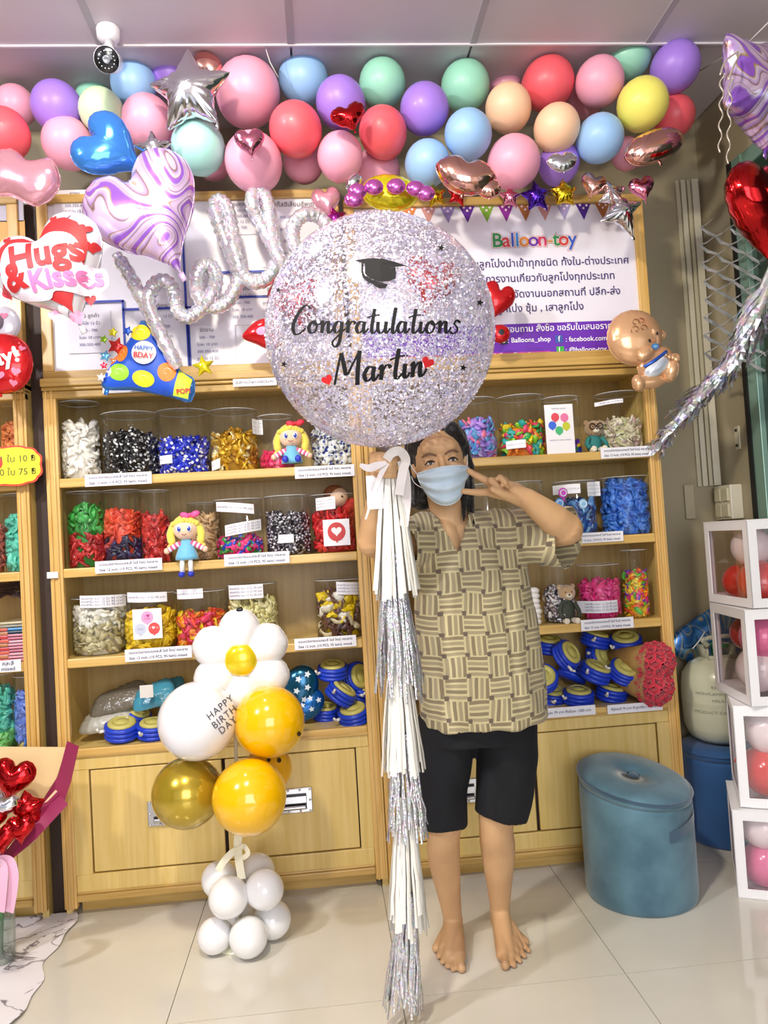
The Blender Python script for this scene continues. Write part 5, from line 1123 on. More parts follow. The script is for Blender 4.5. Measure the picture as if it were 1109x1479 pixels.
chain([P(710, 711, 1.925), P(692, 711.5, 1.918), P(679, 710.5, 1.914), P(669, 709.5, 1.912)], [.0105, .0098, .0088, .0078])
chain([P(712, 700, 1.925), P(697, 691.5, 1.918), P(685, 685, 1.914), P(677, 680, 1.912)], [.0108, .0100, .0090, .0080])
chain([P(715, 696, 1.920), P(709, 694, 1.893), P(717, 702, 1.886), P(722, 707, 1.896)], [.0105, .0100, .0090, .0082])
chain([P(729, 694, 1.922), P(722, 690, 1.899), P(729, 697, 1.890), P(733, 703, 1.900)], [.0100, .0092, .0085, .0078])
chain([P(748, 722, 1.915), P(733, 717, 1.896), P(720, 711, 1.884), P(711, 706.5, 1.880)], [.0150, .0120, .0100, .0085])
# right hand closed round the balloon's neck
b.cone(wrR_, P(550, 682, 1.895), .028, .026, 16); b.ell(P(549, 674, 1.897), (.026, .020, .034), 16, 12); 
for k in range(4):
    y = 658+9.2*k; chain([P(541, y+1, 1.90), P(538, y, 1.872), P(550, y-.5, 1.848), P(563, y+.5, 1.843), P(571, y+1.5, 1.852)], [.0110, .0098, .0092, .0088, .0078])
chain([P(556, 690, 1.895), P(566, 675, 1.885), P(573, 664, 1.868), P(571, 655, 1.856)], [.014, .0115, .010, .0085])
remeshed('body', b, skin, wm, .0034, 5)
# nails
nl = M('nail', 'dcb49c', .25, coat=.4)
for tp in big_tips: obj('toenail', B().ell(tp+Vector((0, -.0015, .0105)), (.0068, .0060, .0020), 10, 6, Matrix.Rotation(R(-22), 3, 'X')), nl, wm)
# face details
eyw = M('eye_white', 'e2dcd6', .15, coat=.5); iris = M('iris_dark', '1c120e', .08, coat=1); brow = M('brow_hair', '7a5c48', .8); lash = M('lash_dark', '2a1c18', .6)
for sx in (-1, 1):
    x = sx*.031
    obj('eye', B().ell(HP(x, -.0755, .001), (.0120, .006, .0044), 16, 10, HR), eyw, wm); obj('iris', B().ell(HP(x+.001, -.0800, .0015), (.0046, .0025, .0042), 14, 8, HR), iris, wm)
    obj('upper_eyelid', B().tube(smoothpts([HP(x-.0145, -.0760, -.001), HP(x-.006, -.0825, .0062), HP(x+.005, -.0825, .0064), HP(x+.0145, -.0760, .0)], 5), [.0018]*16, 8), lash, wm)
    obj('eyelid_fold', B().tube(smoothpts([HP(x-.015, -.0765, .003), HP(x-.006, -.0838, .0115), HP(x+.006, -.0838, .0115), HP(x+.015, -.0765, .004)], 5), [.0030]*16, 8), skin, wm)
    obj('eyebrow', B().tube(smoothpts([HP(sx*.012, -.0835, .020+0), HP(sx*.026, -.0855, .0265), HP(sx*.040, -.080, .0265), HP(sx*.050, -.0705, .020)], 5), [.0022+.0012*math.sin(i/15*3.1) for i in range(16)], 6, flat=1.0), brow, wm)
# mask
mk = B(); rows = []; NV, NU = 18, 28
for j in range(NV+1):
    v = j/NV; row = []
    for i in range(NU+1):
        u = -1+2*i/NU; a = u*1.12; zt = -.018+.006*math.cos(u*1.6)-.004*abs(u); zb = -.118+.052*u*u; z = zt+(zb-zt)*v
        w_ = .070-.012*v*v; y = -.112*math.cos(a)**.8-.004+(.020*max(0, v-.62)**1.3*3)+ .0075*math.sin(v*3*2*math.pi+.6)*(1-u*u*.5)+.0015*math.sin(9*u+7*v)
        y += -.006*math.exp(-((u*3)**2))*math.exp(-((v-.15)*4)**2)
        row.append(HP(w_*math.sin(a)/math.sin(1.12)*1.0, y, z))
    rows.append(row)
mk.loft(rows, False, False, closed=False)
obj('face_mask', mk, M('mask_light_blue', 'c6dae8', .7, sheen=.2, bump=.03, bscale=400), wm)
obj('mask_edge', B().tube(rows[0], .0016, 6).tube([r[0] for r in rows], .0016, 6).tube([r[-1] for r in rows], .0016, 6).tube(rows[-1], .0016, 6), M('mask_edge_white', 'd8e4ec', .6), wm)
for sx, k in ((-1, 0), (1, -1)):
    obj('ear_loop', B().tube(smoothpts([rows[0][k], HP(sx*.078, -.02, -.008), HP(sx*.084, .012, .014), HP(sx*.084, .026, -.006), HP(sx*.080, .0, -.045), rows[-1][k]], 6), .0014, 6), M('loop_white', 'e6eaee', .6), wm)
# hair
hb_ = B(); hb_.ell(HP(0, .026, .034), (.082, .090, .098), 28, 18, HR)
for sx in (-1, 1):
    hb_.cone(HP(sx*.060, .004, .060), HP(sx*.078, .038, -.030), .030, .024, 14); hb_.cone(HP(sx*.050, .050, .0), HP(sx*.062, .060, -.10), .045, .035, 14)
    hb_.cone(HP(sx*.045, -.035, .085), HP(sx*.070, -.008, .045), .022, .018, 12)
hb_.cone(HP(0, .07, .0), HP(0, .075, -.11), .05, .045, 16)
hb_.cone(HP(.076, .040, -.03), P(679, 735, 2.13), .022, .012, 12); hb_.cone(P(679, 725, 2.13), P(684, 757, 2.06), .012, .004, 10); hb_.cone(HP(.066, .04, -.06), P(670, 752, 2.07), .018, .004, 10)
hb_.cone(HP(-.076, .040, -.03), P(598, 728, 2.12), .020, .012, 12)
def hcut(p, n): return False
remeshed('hair', hb_, M('hair_black', '0d0d10', .42, bump=.5, bscale=70, sheen=.2), wm, .004, 4, disp=lambda p: .0012*math.sin(p.x*900)*math.sin(p.z*60))
# shirt
def shirt_material():
    m = bpy.data.materials.new('basketweave_print_cotton'); m.use_nodes = True; nt = m.node_tree; bs = nt.nodes['Principled BSDF']; L = nt.links
    def mth(op, a, b_=None):
        n = node(nt, 'ShaderNodeMath', operation=op)
        for i, v in enumerate((a, b_)):
            if v is None: continue
            if isinstance(v, (int, float)): n.inputs[i].default_value = v
            else: L.new(v, n.inputs[i])
        return n.outputs[0]
    tc = node(nt, 'ShaderNodeTexCoord'); nz = node(nt, 'ShaderNodeTexNoise'); nz.inputs['Scale'].default_value = 5; L.new(tc.outputs['Object'], nz.inputs['Vector'])
    sp = node(nt, 'ShaderNodeSeparateXYZ'); L.new(tc.outputs['Object'], sp.inputs[0]); nx_ = mth('MULTIPLY', mth('SUBTRACT', nz.outputs['Fac'], .5), .030)
    U = mth('DIVIDE', mth('ADD', mth('ADD', sp.outputs['X'], nx_), 5), .058); V = mth('DIVIDE', mth('ADD', mth('ADD', sp.outputs['Z'], nx_), 5), .058)
    par = mth('MODULO', mth('ADD', mth('FLOOR', U), mth('FLOOR', V)), 2); fu, fv = mth('FRACT', U), mth('FRACT', V)
    su = mth('FRACT', mth('MULTIPLY', fu, 4)); sv = mth('FRACT', mth('MULTIPLY', fv, 4))
    pick = mth('ADD', mth('MULTIPLY', su, par), mth('MULTIPLY', sv, mth('SUBTRACT', 1, par))); st_ = mth('GREATER_THAN', pick, .38)
    end_ = mth('ADD', mth('MULTIPLY', fv, par), mth('MULTIPLY', fu, mth('SUBTRACT', 1, par))); gap = mth('GREATER_THAN', end_, .07); st_ = mth('MULTIPLY', st_, gap)
    idx = mth('FLOOR', mth('MULTIPLY', mth('ADD', mth('MULTIPLY', fu, par), mth('MULTIPLY', fv, mth('SUBTRACT', 1, par))), 4)); sh = mth('MODULO', idx, 2)
    sq = mth('MULTIPLY', mth('LESS_THAN', fu, .20), mth('LESS_THAN', fv, .20))
    def mix(f, a, b_):
        n = node(nt, 'ShaderNodeMix', data_type='RGBA')
        L.new(f, n.inputs['Factor']) 
        for k, v in (('A', a), ('B', b_)):
            if isinstance(v, str): n.inputs[k].default_value = lin(v)
            else: L.new(v, n.inputs[k])
        return n.outputs['Result']
    stripe = mix(sh, '9c9072', '83765c'); c = mix(st_, 'c2b78e', stripe); c = mix(sq, c, '64574a'); L.new(c, bs.inputs['Base Color']); bs.inputs['Roughness'].default_value = .75; bs.inputs['Sheen Weight'].default_value = .15
    return m
shm = shirt_material(); sb = B()
hem = P(699, 1040, 2.165); 
def ring(c, rx, ry, n=40): return [Vector((c.x+rx*math.cos(2*math.pi*i/n), c.y+ry*math.sin(2*math.pi*i/n), c.z)) for i in range(n)]
sb.loft([ring(hem, .192, .150), ring(P(694, 980, 2.165), .186, .148), ring(P(688, 900, 2.16), .176, .142), ring(P(680, 840, 2.155), .168, .138), ring(P(675, 800, 2.155), .166, .128), ring(P(672, 772, 2.155), .160, .105), ring(P(670, 752, 2.155), .125, .085), ring(P(664, 742, 2.155), .075, .075)])
sb.cone(P(620, 768, 2.155), P(735, 762, 2.155), .060, .060, 20)
sL0, sL1 = P(735, 772, 2.15), P(812, 776, 2.035); sR0, sR1 = P(618, 775, 2.14), P(572, 790, 2.03)
sb.tube([sL0, (sL0+sL1)/2, sL1, sL1+(sL1-sL0)*.12], [.075, .080, .086, .088], 24); sb.ell(sL0, .075, 18, 12)
sb.tube([sR0, sR1], [.072, .074], 24); sb.ell(sR0, .072, 18, 12)
dL = (sL1-sL0).normalized(); endL = sL1+(sL1-sL0)*.12; dR = (sR1-sR0).normalized()
vt, vb = P(652, 735, 2.0), P(657, 788, 2.0)
def scut(p, n):
    if (p-endL).dot(dL) > -.008 and n.dot(dL) > .75: return True
    if (p-sR1).dot(dR) > -.008 and n.dot(dR) > .75: return True
    if p.z < hem.z+.006 and n.z < -.6: return True
    if (Vector((p.x, p.y, 0))-Vector((nb.x, nb.y, 0))).length < .066 and p.z > nb.z-.012 : return True
    if p.y < 2.14:
        z0, z1 = 1.145, 1.262; u = (p.z-z0)/(z1-z0)
        if u > 0 and abs(p.x-(.368+.000*u)) < .052*u+.001: return True
    return False
def fold(p):
    return -.010*math.exp(-((p.x-.50+.05*(p.z-.9))/.014)**2)*max(0, min(1, (p.z-.68)*6))-.006*math.exp(-((p.x-.30-.06*(p.z-.9))/.012)**2)*max(0, min(1, (1.1-p.z)*6))+.0036*math.sin(p.x*70+4*math.sin(p.z*9))*max(0, min(1, (1.15-p.z)*3))+.0035*math.sin((p.x+p.z)*62+2*math.sin(p.z*20))*max(0, min(1, (p.z-.95)*4))+.0045*math.sin(p.x*34+1.5+3*p.z)*max(0, min(1, (.95-p.z)*4))
so = remeshed('tunic', sb, shm, wm, .0055, 10, scut, fold)
md = so.modifiers.new('thickness', 'SOLIDIFY'); md.thickness = .0018; md.offset = -1
# shorts
shb = B(); w0 = P(690, 1000, 2.17)
shb.loft([ring(w0, .165, .125), ring(P(688, 1040, 2.17), .168, .125), ring(P(688, 1066, 2.17), .170, .12)])
kneeLc, kneeRc = P(640, 1187, 2.165), P(727, 1178, 2.16)
shb.tube([P(648, 1040, 2.17), P(642, 1090, 2.17), P(638, 1140, 2.168), P(641, 1193, 2.165)], [.092, .083, .074, .066], 28); shb.tube([P(728, 1040, 2.17), P(732, 1090, 2.17), P(730, 1140, 2.165), P(723, 1180, 2.16)], [.095, .090, .083, .077], 28)
dl1, dl2 = (P(641, 1193, 2.165)-P(638, 1140, 2.168)).normalized(), (P(723, 1180, 2.16)-P(730, 1140, 2.165)).normalized(); e1, e2 = P(641, 1193, 2.165), P(723, 1180, 2.16)
def shcut(p, n): return (p.z < .55) and n.z < -.75 and (p.z < max(e1.z, e2.z)+.004)
so2 = remeshed('shorts', shb, M('shorts_navy_black', '090b13', .85, bump=.05, bscale=200), wm, .005, 6, shcut, lambda p: .0022*math.sin(p.x*60+5*p.z)*math.sin(p.z*30))

# ================================================================ BALLOON STAND
Ys = 2.33
st = thing('balloon_stand', 'clear upright balloon stick with cream bows carrying the yellow and white balloons', 'stand', PZ(348, 1350)+Vector((0, 0, 0)))
S0 = P(346, 1330, Ys+.03); S0.z = 0.003; S1 = P(340, 1040, Ys+.03); rod = M('stick_plastic', 'e8e4c8', .2, coat=.3)
obj('rod', B().tube([S0, S1+Vector((0, 0, .03))], .0055, 10).lathe((S0.x, S0.y, 0), [(.075, 0), (.075, .006), (.01, .012)], 24), rod, st)
bow = M('cream_ribbon', 'efe8cc', .35, sheen=.3); q = B()
strip(q, [P(346, 1228, Ys-.01), P(335, 1232, Ys-.02), P(322, 1246, Ys-.03), P(315, 1258, Ys-.03)], .010); strip(q, [P(346, 1228, Ys-.01), P(352, 1222, Ys-.02), P(358, 1233, Ys-.03), P(350, 1240, Ys-.02)], .007)
strip(q, [P(344, 1205, Ys-.01), P(343, 1222, Ys-.01), P(345, 1245, Ys-.02), P(349, 1270, Ys-.03)], .012)
obj('ribbon_bow', q, bow, st)
WB = M('latex_white', 'f3f3f4', .18, coat=.5)
for k, (px, py, r, Y, lb) in enumerate(((309, 1333, 24, Ys-.02, 'left front of the lower ring'), (358, 1339, 27, Ys-.06, 'centre front of the lower ring'), (393, 1317, 26, Ys+.03, 'right of the lower ring'),
        (345, 1325, 22, Ys+.10, 'rear of the lower ring'), (330, 1296, 28, Ys-.04, 'front left of the upper ring'), (382, 1285, 27, Ys-.02, 'right front of the upper ring'), (317, 1270, 25, Ys+.06, 'rear left of the upper ring'), (371, 1259, 25, Ys+.09, 'rear right of the upper ring'))):
    c = P(px, py, Y); r_ = r/FPX*Y; z = c.z
    if k < 4: c.z = r_*1.0+.001
    tdir = Vector((S0.x-c.x, S0.y-c.y, .0)); b = B(); latex_geo(b, c, r_, tdir, 1.0)
    tag(obj('white_balloon', b, WB, org=c), 'small white balloon at the stand foot, '+lb, 'balloon', 'small white balloons at the foot of the stand')
def big(label, px, py, r, Y, mat, printer=None):
    c = P(px, py, Y); r_ = r/FPX*Y; t = thing('latex_balloon', label, 'balloon', c, None); b = B(); tl_ = Vector((S0.x-c.x, S0.y+.02-c.y, -.02)); latex_geo(b, c, r_, tl_, 1.0, 40); obj('balloon_skin', b, mat, t)
    if printer: g = B(); printer(g, c, r_); obj('printed_design', g, ATT, t)
    return c, r_
def sph(c, r_, px, py, off=.001):
    d = ray(px, py); o_ = Vector((0, 0, HC)); oc = o_-c; b_ = oc.dot(d); c_ = oc.dot(oc)-(r_+off)**2; dd = b_*b_-c_
    return o_+d*(-b_-math.sqrt(max(dd, 0)))
def hb(g, c, r_):
    for ln, (x, y, s) in (('HAPPY', (318, 1022, 15)), ('BIRTH', (324, 1036, 15)), ('DAY', (329, 1048, 15))):
        v, f = text_geo(ln, 1, space=1.15); v, f = subdiv2d(v, f, .3); a = R(38)
        g.add([sph(c, r_, x+(p[0]*math.cos(a)-p[1]*math.sin(a))*s*.92, y-(p[0]*math.sin(a)+p[1]*math.cos(a))*s) for p in v], f, lin('4a4a52'))
def smile(g, c, r_, pts):
    for x, y, s in pts:
        n = 14; g.add([sph(c, r_, x, y)]+[sph(c, r_, x+s*math.cos(2*math.pi*i/n), y+s*1.2*math.sin(2*math.pi*i/n)) for i in range(n)], [(0, i+1, (i+1) % n+1) for i in range(n)], lin('3a2a10'))
big('large white balloon reading HAPPY BIRTH DAY on the stand', 285, 1041, 54.5, Ys-.10, M('latex_white_big', 'ecebf0', .16, coat=.6), hb)
YL = M('latex_bright_yellow', 'f0b800', .16, coat=.6)
big('large yellow balloon at the upper right of the stand, with a small printed eye', 389, 1042, 50, Ys-.08, YL, lambda g, c, r_: smile(g, c, r_, ((432, 1060, 3),)))
big('large metallic gold balloon at the lower left of the stand', 270, 1145, 48.5, Ys-.06, M('latex_gold', 'b99f2c', .22, .55, coat=.6))
big('large plain yellow balloon at the lower front of the stand', 360, 1151, 52, Ys-.16, YL)
big('orange-yellow balloon with a printed black eye behind the two plain yellow ones', 388, 1110, 33, Ys+.06, M('latex_amber', 'eeb01c', .2, coat=.5), lambda g, c, r_: smile(g, c, r_, ((403, 1098, 3.2), (388, 1097, 3))))
# daisy
dz = thing('daisy_balloon', 'white foil daisy with a yellow centre on top of the balloon stand', 'balloon', P(348, 953, Ys-.02)); wp = M('foil_matte_white', 'f0eff0', .25, .15, coat=.5); Yd = Ys-.02
for a in range(6):
    an = R(90+60*a+3); cx, cy = 348+40*math.cos(an), 955-41*math.sin(an)
    F = Foil(spline2([(-.25, -1.0), (.25, -1.0), (.72, -.35), (.85, .35), (.5, .88), (0, 1.0), (-.5, .88), (-.85, .35), (-.72, -.35)], 5), .62, G=34)
    q = B(); F.build(q, XF(P(cx, cy, Yd), 33/FPX*Yd, 60*a+3), wr=.12, wn=20); obj('petal', q, wp, dz)
q = B(); Foil(oval(1, 1, 36), .55, G=28).build(q, XF(P(348, 953, Yd-.028), 23/FPX*Yd, 0), rings=7, wr=.04, wn=10); obj('flower_centre', q, M('foil_flower_yellow', 'e8cc18', .2, .3, coat=.5), dz)
obj('filling_neck', B().tube(smoothpts([P(346, 902, Yd), P(347, 892, Yd-.005), P(343, 884, Yd-.008), P(350, 880, Yd-.01)], 4), [.007]*5+[.005]*4+[.009]*4, 8), M('black_tie', '15151a', .4), dz)

# ================================================================ OTTOMANS, HELIUM TANK
vel = M('velvet_teal', '416577', .8, sheen=.35, col2='5b8293', vscale=6, bump=.04, bscale=25); vel_b = M('velvet_blue', '2f62a0', .8, sheen=.35, col2='2a568e', vscale=4)
velt = M('velvet_teal_dark', '2f4f68', .75, sheen=.6)
def tilt_parts(t, c, h):
    for o in t.children:
        for v in o.data.vertices: v.co.z += max(0, v.co.z/h)**2*(.17*v.co.y-.13*v.co.x)
def ottoman(label, c, r, h, mat, mat_top, handle=True):
    t = thing('ottoman', label, 'ottoman', c); n = 48
    b = B().lathe(c, [(r*.97, 0), (r*.985, .01), (r*1.0, .03), (r*1.0, h-.05), (r*.995, h-.035)], n); obj('body', b, mat, t)
    b = B().lathe(c, [(r*.995, h-.034), (r*1.0, h-.02), (r*.985, h-.006), (r*.9, h+.004), (r*.5, h+.008), (r*.12, h+.002), (.03, h-.004), (.0001, h-.006)], n); obj('cushion_top', b, mat, t)
    obj('piping', B().torus(c+Vector((0, 0, h-.012)), r*.998, .0055, 48, 8), mat_top, t)
    obj('tuft_button', B().ell(c+Vector((0, 0, h+.001)), (.016, .016, .006), 14, 8), mat_top, t)
    if handle: tilt_parts(t, c, h)
    if handle:
        q = B(); A = []; C = []
        for i in range(10):
            a = R(-80+5.2*i) if True else 0; k = 1.012+(.018 if 1 < i < 8 else 0); A.append(c+Vector((r*k*math.cos(a), r*k*math.sin(a), h-.155+.004*i))); C.append(A[-1]+Vector((0, 0, .032)))
        A2 = [p+ (p-c).normalized()*-.004 for p in A]; q.loft([A, C], False, False, closed=False); obj('handle_strap', q, mat_top, t)
    return t
oc = PZ(932, 1285); oc = Vector((.968, 2.415, 0)); 
ottoman('round teal velvet ottoman in front of the right cabinet', oc, .175, .375, vel, velt)
o2 = Vector((1.472, 2.775, 0)); ottoman('blue velvet ottoman under the helium tank, by the wall', o2, .158, .345, vel_b, vel_b, False)
tk = o2+Vector((.004, .01, .353)); tn = thing('helium_tank', 'cream helium tank standing on the blue ottoman in the corner', 'gas tank', tk); tm = M('tank_cream', 'e2e4cc', .3, coat=.4, bump=.03, bscale=12)
rT = .135; hT = .40
obj('tank_body', B().lathe(tk, [(.03, 0), (rT*.6, .004), (rT*.86, .03), (rT*.98, .08), (rT, .14), (rT*1.006, .195), (rT*1.012, .20), (rT*1.006, .205), (rT, .26), (rT*.95, .32), (rT*.75, .37), (rT*.45, .395), (.03, .402)], 40), tm, tn)
hd = B()
for sx, a0 in ((1, 0), (-1, 0)):
    hd.loft([[tk+Vector((sx*.052+dx, -.04+dy, .385+dz)) for dx, dy in ((-.004, 0), (.004, 0), (.004, .08), (-.004, .08))] for dz in (0, .07)])
hd.tube(smoothpts([tk+Vector((-.055, -.045, .46)), tk+Vector((-.07, -.05, .49)), tk+Vector((0, -.055, .50)), tk+Vector((.07, -.05, .49)), tk+Vector((.055, -.045, .46))], 6), .011, 10)
hd.box(tk+Vector((-.055, -.05, .385)), tk+Vector((.055, -.042, .41)))
obj('carry_handle', hd, M('tank_handle_grey', 'd0d2c0', .4), tn); obj('valve', B().tube([tk+Vector((0, 0, .39)), tk+Vector((0, 0, .46))], .018, 14).tube([tk+Vector((.03, -.03, .45)), tk+Vector((-.03, -.03, .45))], .01, 10), M('valve_green', '3aa060', .4), tn)
g = B()
for ln, z in (('HELIUM', .22), ('PRODUCT CAT. UN1046', .165), ('NONFLAMMABLE GAS', .25), ('.95 CU M', .28)):
    v, f = text_geo(ln, .018); v, f = subdiv2d(v, f, .01)
    for_ = [tk+Vector((math.sin(x/rT-.45)*(rT*1.012+.001), -math.cos(x/rT-.45)*(rT*1.012+.001), z+y)) for x, y in v]; g.add(for_, f, lin('a4a894'))
obj('printed_lettering', g, ATT, tn)
for ch in tn.children:
    for v in ch.data.vertices: v.co.z *= .80
foil('blue marble foil balloon leaning in the corner behind the helium tank', spline2([(-1, .0), (-.3, .55), (.5, .85), (1, .3), (.7, -.5), (.0, -.95), (-.45, -.6)]), 1022, 925, 60, 2.90, 'marble_blue', rot=4, thick=.20, wr=.15, wn=20)
tw_ = obj('tie_string', B().tube(smoothpts([P(1018, 912, 2.72), P(1010, 925, 2.70), P(1000, 937, 2.71)], 5), .002, 6), M('string_white2', 'e8e6e0', .5)); tag(tw_, 'short white string looped on the helium tank handle', 'string')

# ================================================================ BALLOON BOXES
bxm = M('box_card_white', 'f2f1f3', .35, coat=.2); film = clear_mat('box_window_film', 'fbf4f5', .06, .5, .06)
def gift_box(label, c, s, h, yaw, balls, tilt=0):
    t = thing('balloon_box', label, 'box', c, 'white window boxes of balloons stacked at the right edge'); mt = Matrix.Translation(c)@Matrix.Rotation(R(yaw), 4, 'Z'); e = s/2; f = .030; th = .0025
    b = B()
    def side(rot):
        m2 = mt@Matrix.Rotation(R(rot), 4, 'Z')
        for a, d in (((-e, -e, 0), (-e+f, -e+th, h)), ((e-f, -e, 0), (e, -e+th, h)), ((-e+f, -e, 0), (e-f, -e+th, f)), ((-e+f, -e, h-f), (e-f, -e+th, h))): b.box(a, d, mat=m2)
    for r_ in (0, 90, 180, 270): side(r_)
    obj('box_frame', b, bxm, t, smooth=False)
    obj('box_lid', B().box((-e-.001, -e-.001, h-.001), (e+.001, e+.001, h+.002), mat=mt), bxm, t, smooth=False); obj('box_base', B().box((-e, -e, 0), (e, e, .002), mat=mt), bxm, t, smooth=False)
    for r_ in (0, 90, 180, 270):
        m2 = mt@Matrix.Rotation(R(r_), 4, 'Z'); q = B(); q.add([m2@Vector(p) for p in ((-e+f-.006, -e+.006, f-.006), (e-f+.006, -e+.006, f-.006), (e-f+.006, -e+.006, h-f+.006), (-e+f-.006, -e+.006, h-f+.006))], [(0, 1, 2, 3)]); obj('window_film', q, film, t, smooth=False)
    for (x, y, z, r_, mt_, lb) in balls:
        p = mt@Vector((x, y, z)); q = B(); latex_geo(q, p, r_, (random.uniform(-1, 1), random.uniform(-.2, 1), random.uniform(-1, .2)), 1.0, 24)
        tag(obj('latex_balloon', q, mt_, org=p), lb, 'balloon', 'balloons inside the white window boxes')
BW = M('latex_pearl_white', 'efe9ea', .2, coat=.4); BRd = M('latex_red', 'd82a26', .2, coat=.4); BP = M('latex_rose', 'e878a8', .22, coat=.4); BM_ = M('latex_fuchsia', 'e848c0', .22, coat=.4); BDR = M('latex_deep_red', 'b0202c', .2, coat=.4)
bx = 1.37; s = .29
def corner(x, y, z, yaw): return Vector((x, y, z))+Matrix.Rotation(R(yaw), 3, 'Z')@Vector((s/2, s/2, 0))
gift_box('lowest white window box at the right edge, standing on the floor', corner(1.240, 2.318, 0, -26), s, .272, -26, [(-.055, -.06, .195, .066, BW, 'pearl white balloon in the lowest window box'), (-.05, -.05, .078, .072, BP, 'rose balloon in the lowest window box, left'), (.066, -.06, .125, .066, BM_, 'fuchsia balloon in the lowest window box'), (.06, .06, .08, .07, BP, 'rose balloon at the back of the lowest window box')])
gift_box('second lowest white window box, holding white over red balloons', corner(1.272, 2.325, .276, -25), s, .318, -25, [(-.04, -.055, .225, .070, BW, 'pearl white balloon in the second lowest box'), (-.05, -.05, .090, .080, BRd, 'red balloon at the left of the second lowest box'), (.07, -.04, .16, .06, BRd, 'red balloon at the right of the second lowest box')])
gift_box('second highest white window box, turned with a corner to the front, pink balloons inside', corner(1.312, 2.285, .597, -8), s, .302, -8, [(-.065, -.035, .10, .072, BW, 'pearl white balloon in the second highest box'), (-.06, -.055, .205, .068, BP, 'rose balloon high in the second highest box'), (.07, -.065, .20, .068, BP, 'rose balloon at the right of the second highest box'), (.05, -.07, .075, .068, BM_, 'fuchsia balloon low in the second highest box'), (-.05, .07, .20, .06, BDR, 'deep red balloon at the back of the second highest box')])
gift_box('topmost white window box at the right edge, white over red balloons', corner(1.343, 2.285, .903, -2), s, .280, -2, [(-.06, -.01, .190, .066, BW, 'white balloon in the topmost box'), (-.065, -.055, .075, .072, BRd, 'red balloon low at the left of the topmost box'), (-.06, .075, .07, .062, BRd, 'red balloon at the back of the topmost box'), (.07, -.07, .185, .066, BDR, 'deep red balloon high at the right of the topmost box'), (.07, -.06, .07, .062, BRd, 'red balloon low at the right of the topmost box')])

# ================================================================ BELLOWS PUMPS, ROSES, BAGS
pb = M('pump_blue', '1c3fc4', .35); py_ = M('pump_yellow', 'c2ba66', .4); pw_ = M('pump_white', 'e6e4de', .4)
pump0 = thing('foot_pump', 'x', 'pump', (0, 0, 0), 'blue and yellow bellows pumps on the bottom shelves'); r = .062
for k in range(3):
    b = B().torus((0, 0, .012+.016*k), r-.009, .0092, 26, 8); obj('bellows_ring', b, pb, pump0)
obj('core', B().lathe((0, 0, .002), [(r*.9, 0), (r*.9, .05)], 20), pb, pump0)
obj('pump_top', B().lathe((0, 0, .05), [(r*.80, 0), (r*.80, .007), (r*.72, .012), (r*.50, .014), (r*.47, .010), (r*.40, .010), (r*.36, .014), (.0001, .016)], 24), py_, pump0)
obj('nozzle', B().tube([(-r*.8, -.012, .03), (-r*1.12, -.035, .038)], .006, 8).tube([(-r*1.12, -.035, .038), (-r*1.24, -.040, .052)], .0045, 8), pw_, pump0)
first = [True]
def pump(px, py, rpx, Y, tx, ty, rz, label, zmin=None):
    global pump0
    if first[0]: root = pump0; first[0] = False
    else:
        root = pump0.copy(); link(root)
        for ch in [c for c in pump0.children]:
            c2 = ch.copy(); link(c2); c2.parent = root
    c = P(px, py, Y); k = rpx/FPX*Y/.062; root.scale = (k, k, k); root.location = c+Vector((0, 0, -.035*k)); root.rotation_euler = (R(tx), R(ty), R(rz)); root['label'] = label
    if zmin is not None: root.location.z = max(root.location.z, zmin)
zb = SH[3]+.0015
for a in ((480, 966, 22, 2.74, 12, 0, 10, 'bellows pump topmost of the pile left of the divider'), (486, 998, 23, 2.70, 28, 25, 40, 'bellows pump in the middle of the pile left of the divider, tipped to the left'),
          (512, 1028, 23, 2.69, 16, -8, 0, 'bellows pump lying lowest and rightmost left of the divider'), (508, 968, 22, 2.80, 70, 30, 30, 'bellows pump standing on edge against the divider'), (470, 1032, 20, 2.78, 10, 0, 20, 'bellows pump behind the blue star bag, left of the divider'), (516, 1000, 21, 2.79, 20, 10, 70, 'bellows pump half hidden above the lowest one left of the divider')):
    pump(*a, zmin=zb if a[1] > 1020 else None)
for a in ((855, 967, 24, 2.70, 22, 14, 20, 'bellows pump in the middle of the right pile, yellow top towards the viewer'), (897, 965, 23, 2.69, 28, 24, -20, 'bellows pump right of the middle one in the right pile, tipped'),
          (810, 938, 22, 2.70, 55, -30, 60, 'bellows pump at the upper left of the right pile, tipped on edge'), (834, 1003, 23, 2.70, 10, 2, 0, 'bellows pump lowest in the right pile, nearer the person'), (880, 998, 23, 2.72, 14, 4, 30, 'bellows pump lowest in the right pile, nearer the roses'),
          (783, 973, 22, 2.70, 40, -30, 20, 'bellows pump beside the shirt in the right pile'), (796, 1005, 22, 2.76, 15, -10, 50, 'bellows pump low behind the shirt edge'), (822, 970, 22, 2.80, 30, 20, 90, 'bellows pump behind the middle ones of the right pile'),
          (858, 940, 22, 2.80, 60, 40, 10, 'bellows pump on edge behind the right pile, upper middle'), (903, 925, 24, 2.76, 18, -6, 0, 'bellows pump topmost at the right of the right pile'), (856, 921, 22, 2.78, 16, 8, 40, 'bellows pump topmost at the middle of the right pile'),
          (789, 928, 22, 2.78, 14, 6, 0, 'bellows pump topmost at the left of the right pile'), (893, 995, 20, 2.82, 20, 10, 0, 'bellows pump deep at the right back of the shelf')):
    pump(*a, zmin=zb if a[1] > 990 else None)
for a in ((176, 1050, 24, 2.69, 14, 4, 0, 'bellows pump packed flat at the left under the grey bag'), (221, 1050, 23, 2.69, 10, -4, 40, 'bellows pump packed flat left of the white balloon'), (196, 1030, 18, 2.76, 30, 10, 40, 'bellows pump on top of the flat ones in the left bay')):
    pump(*a, zmin=zb)
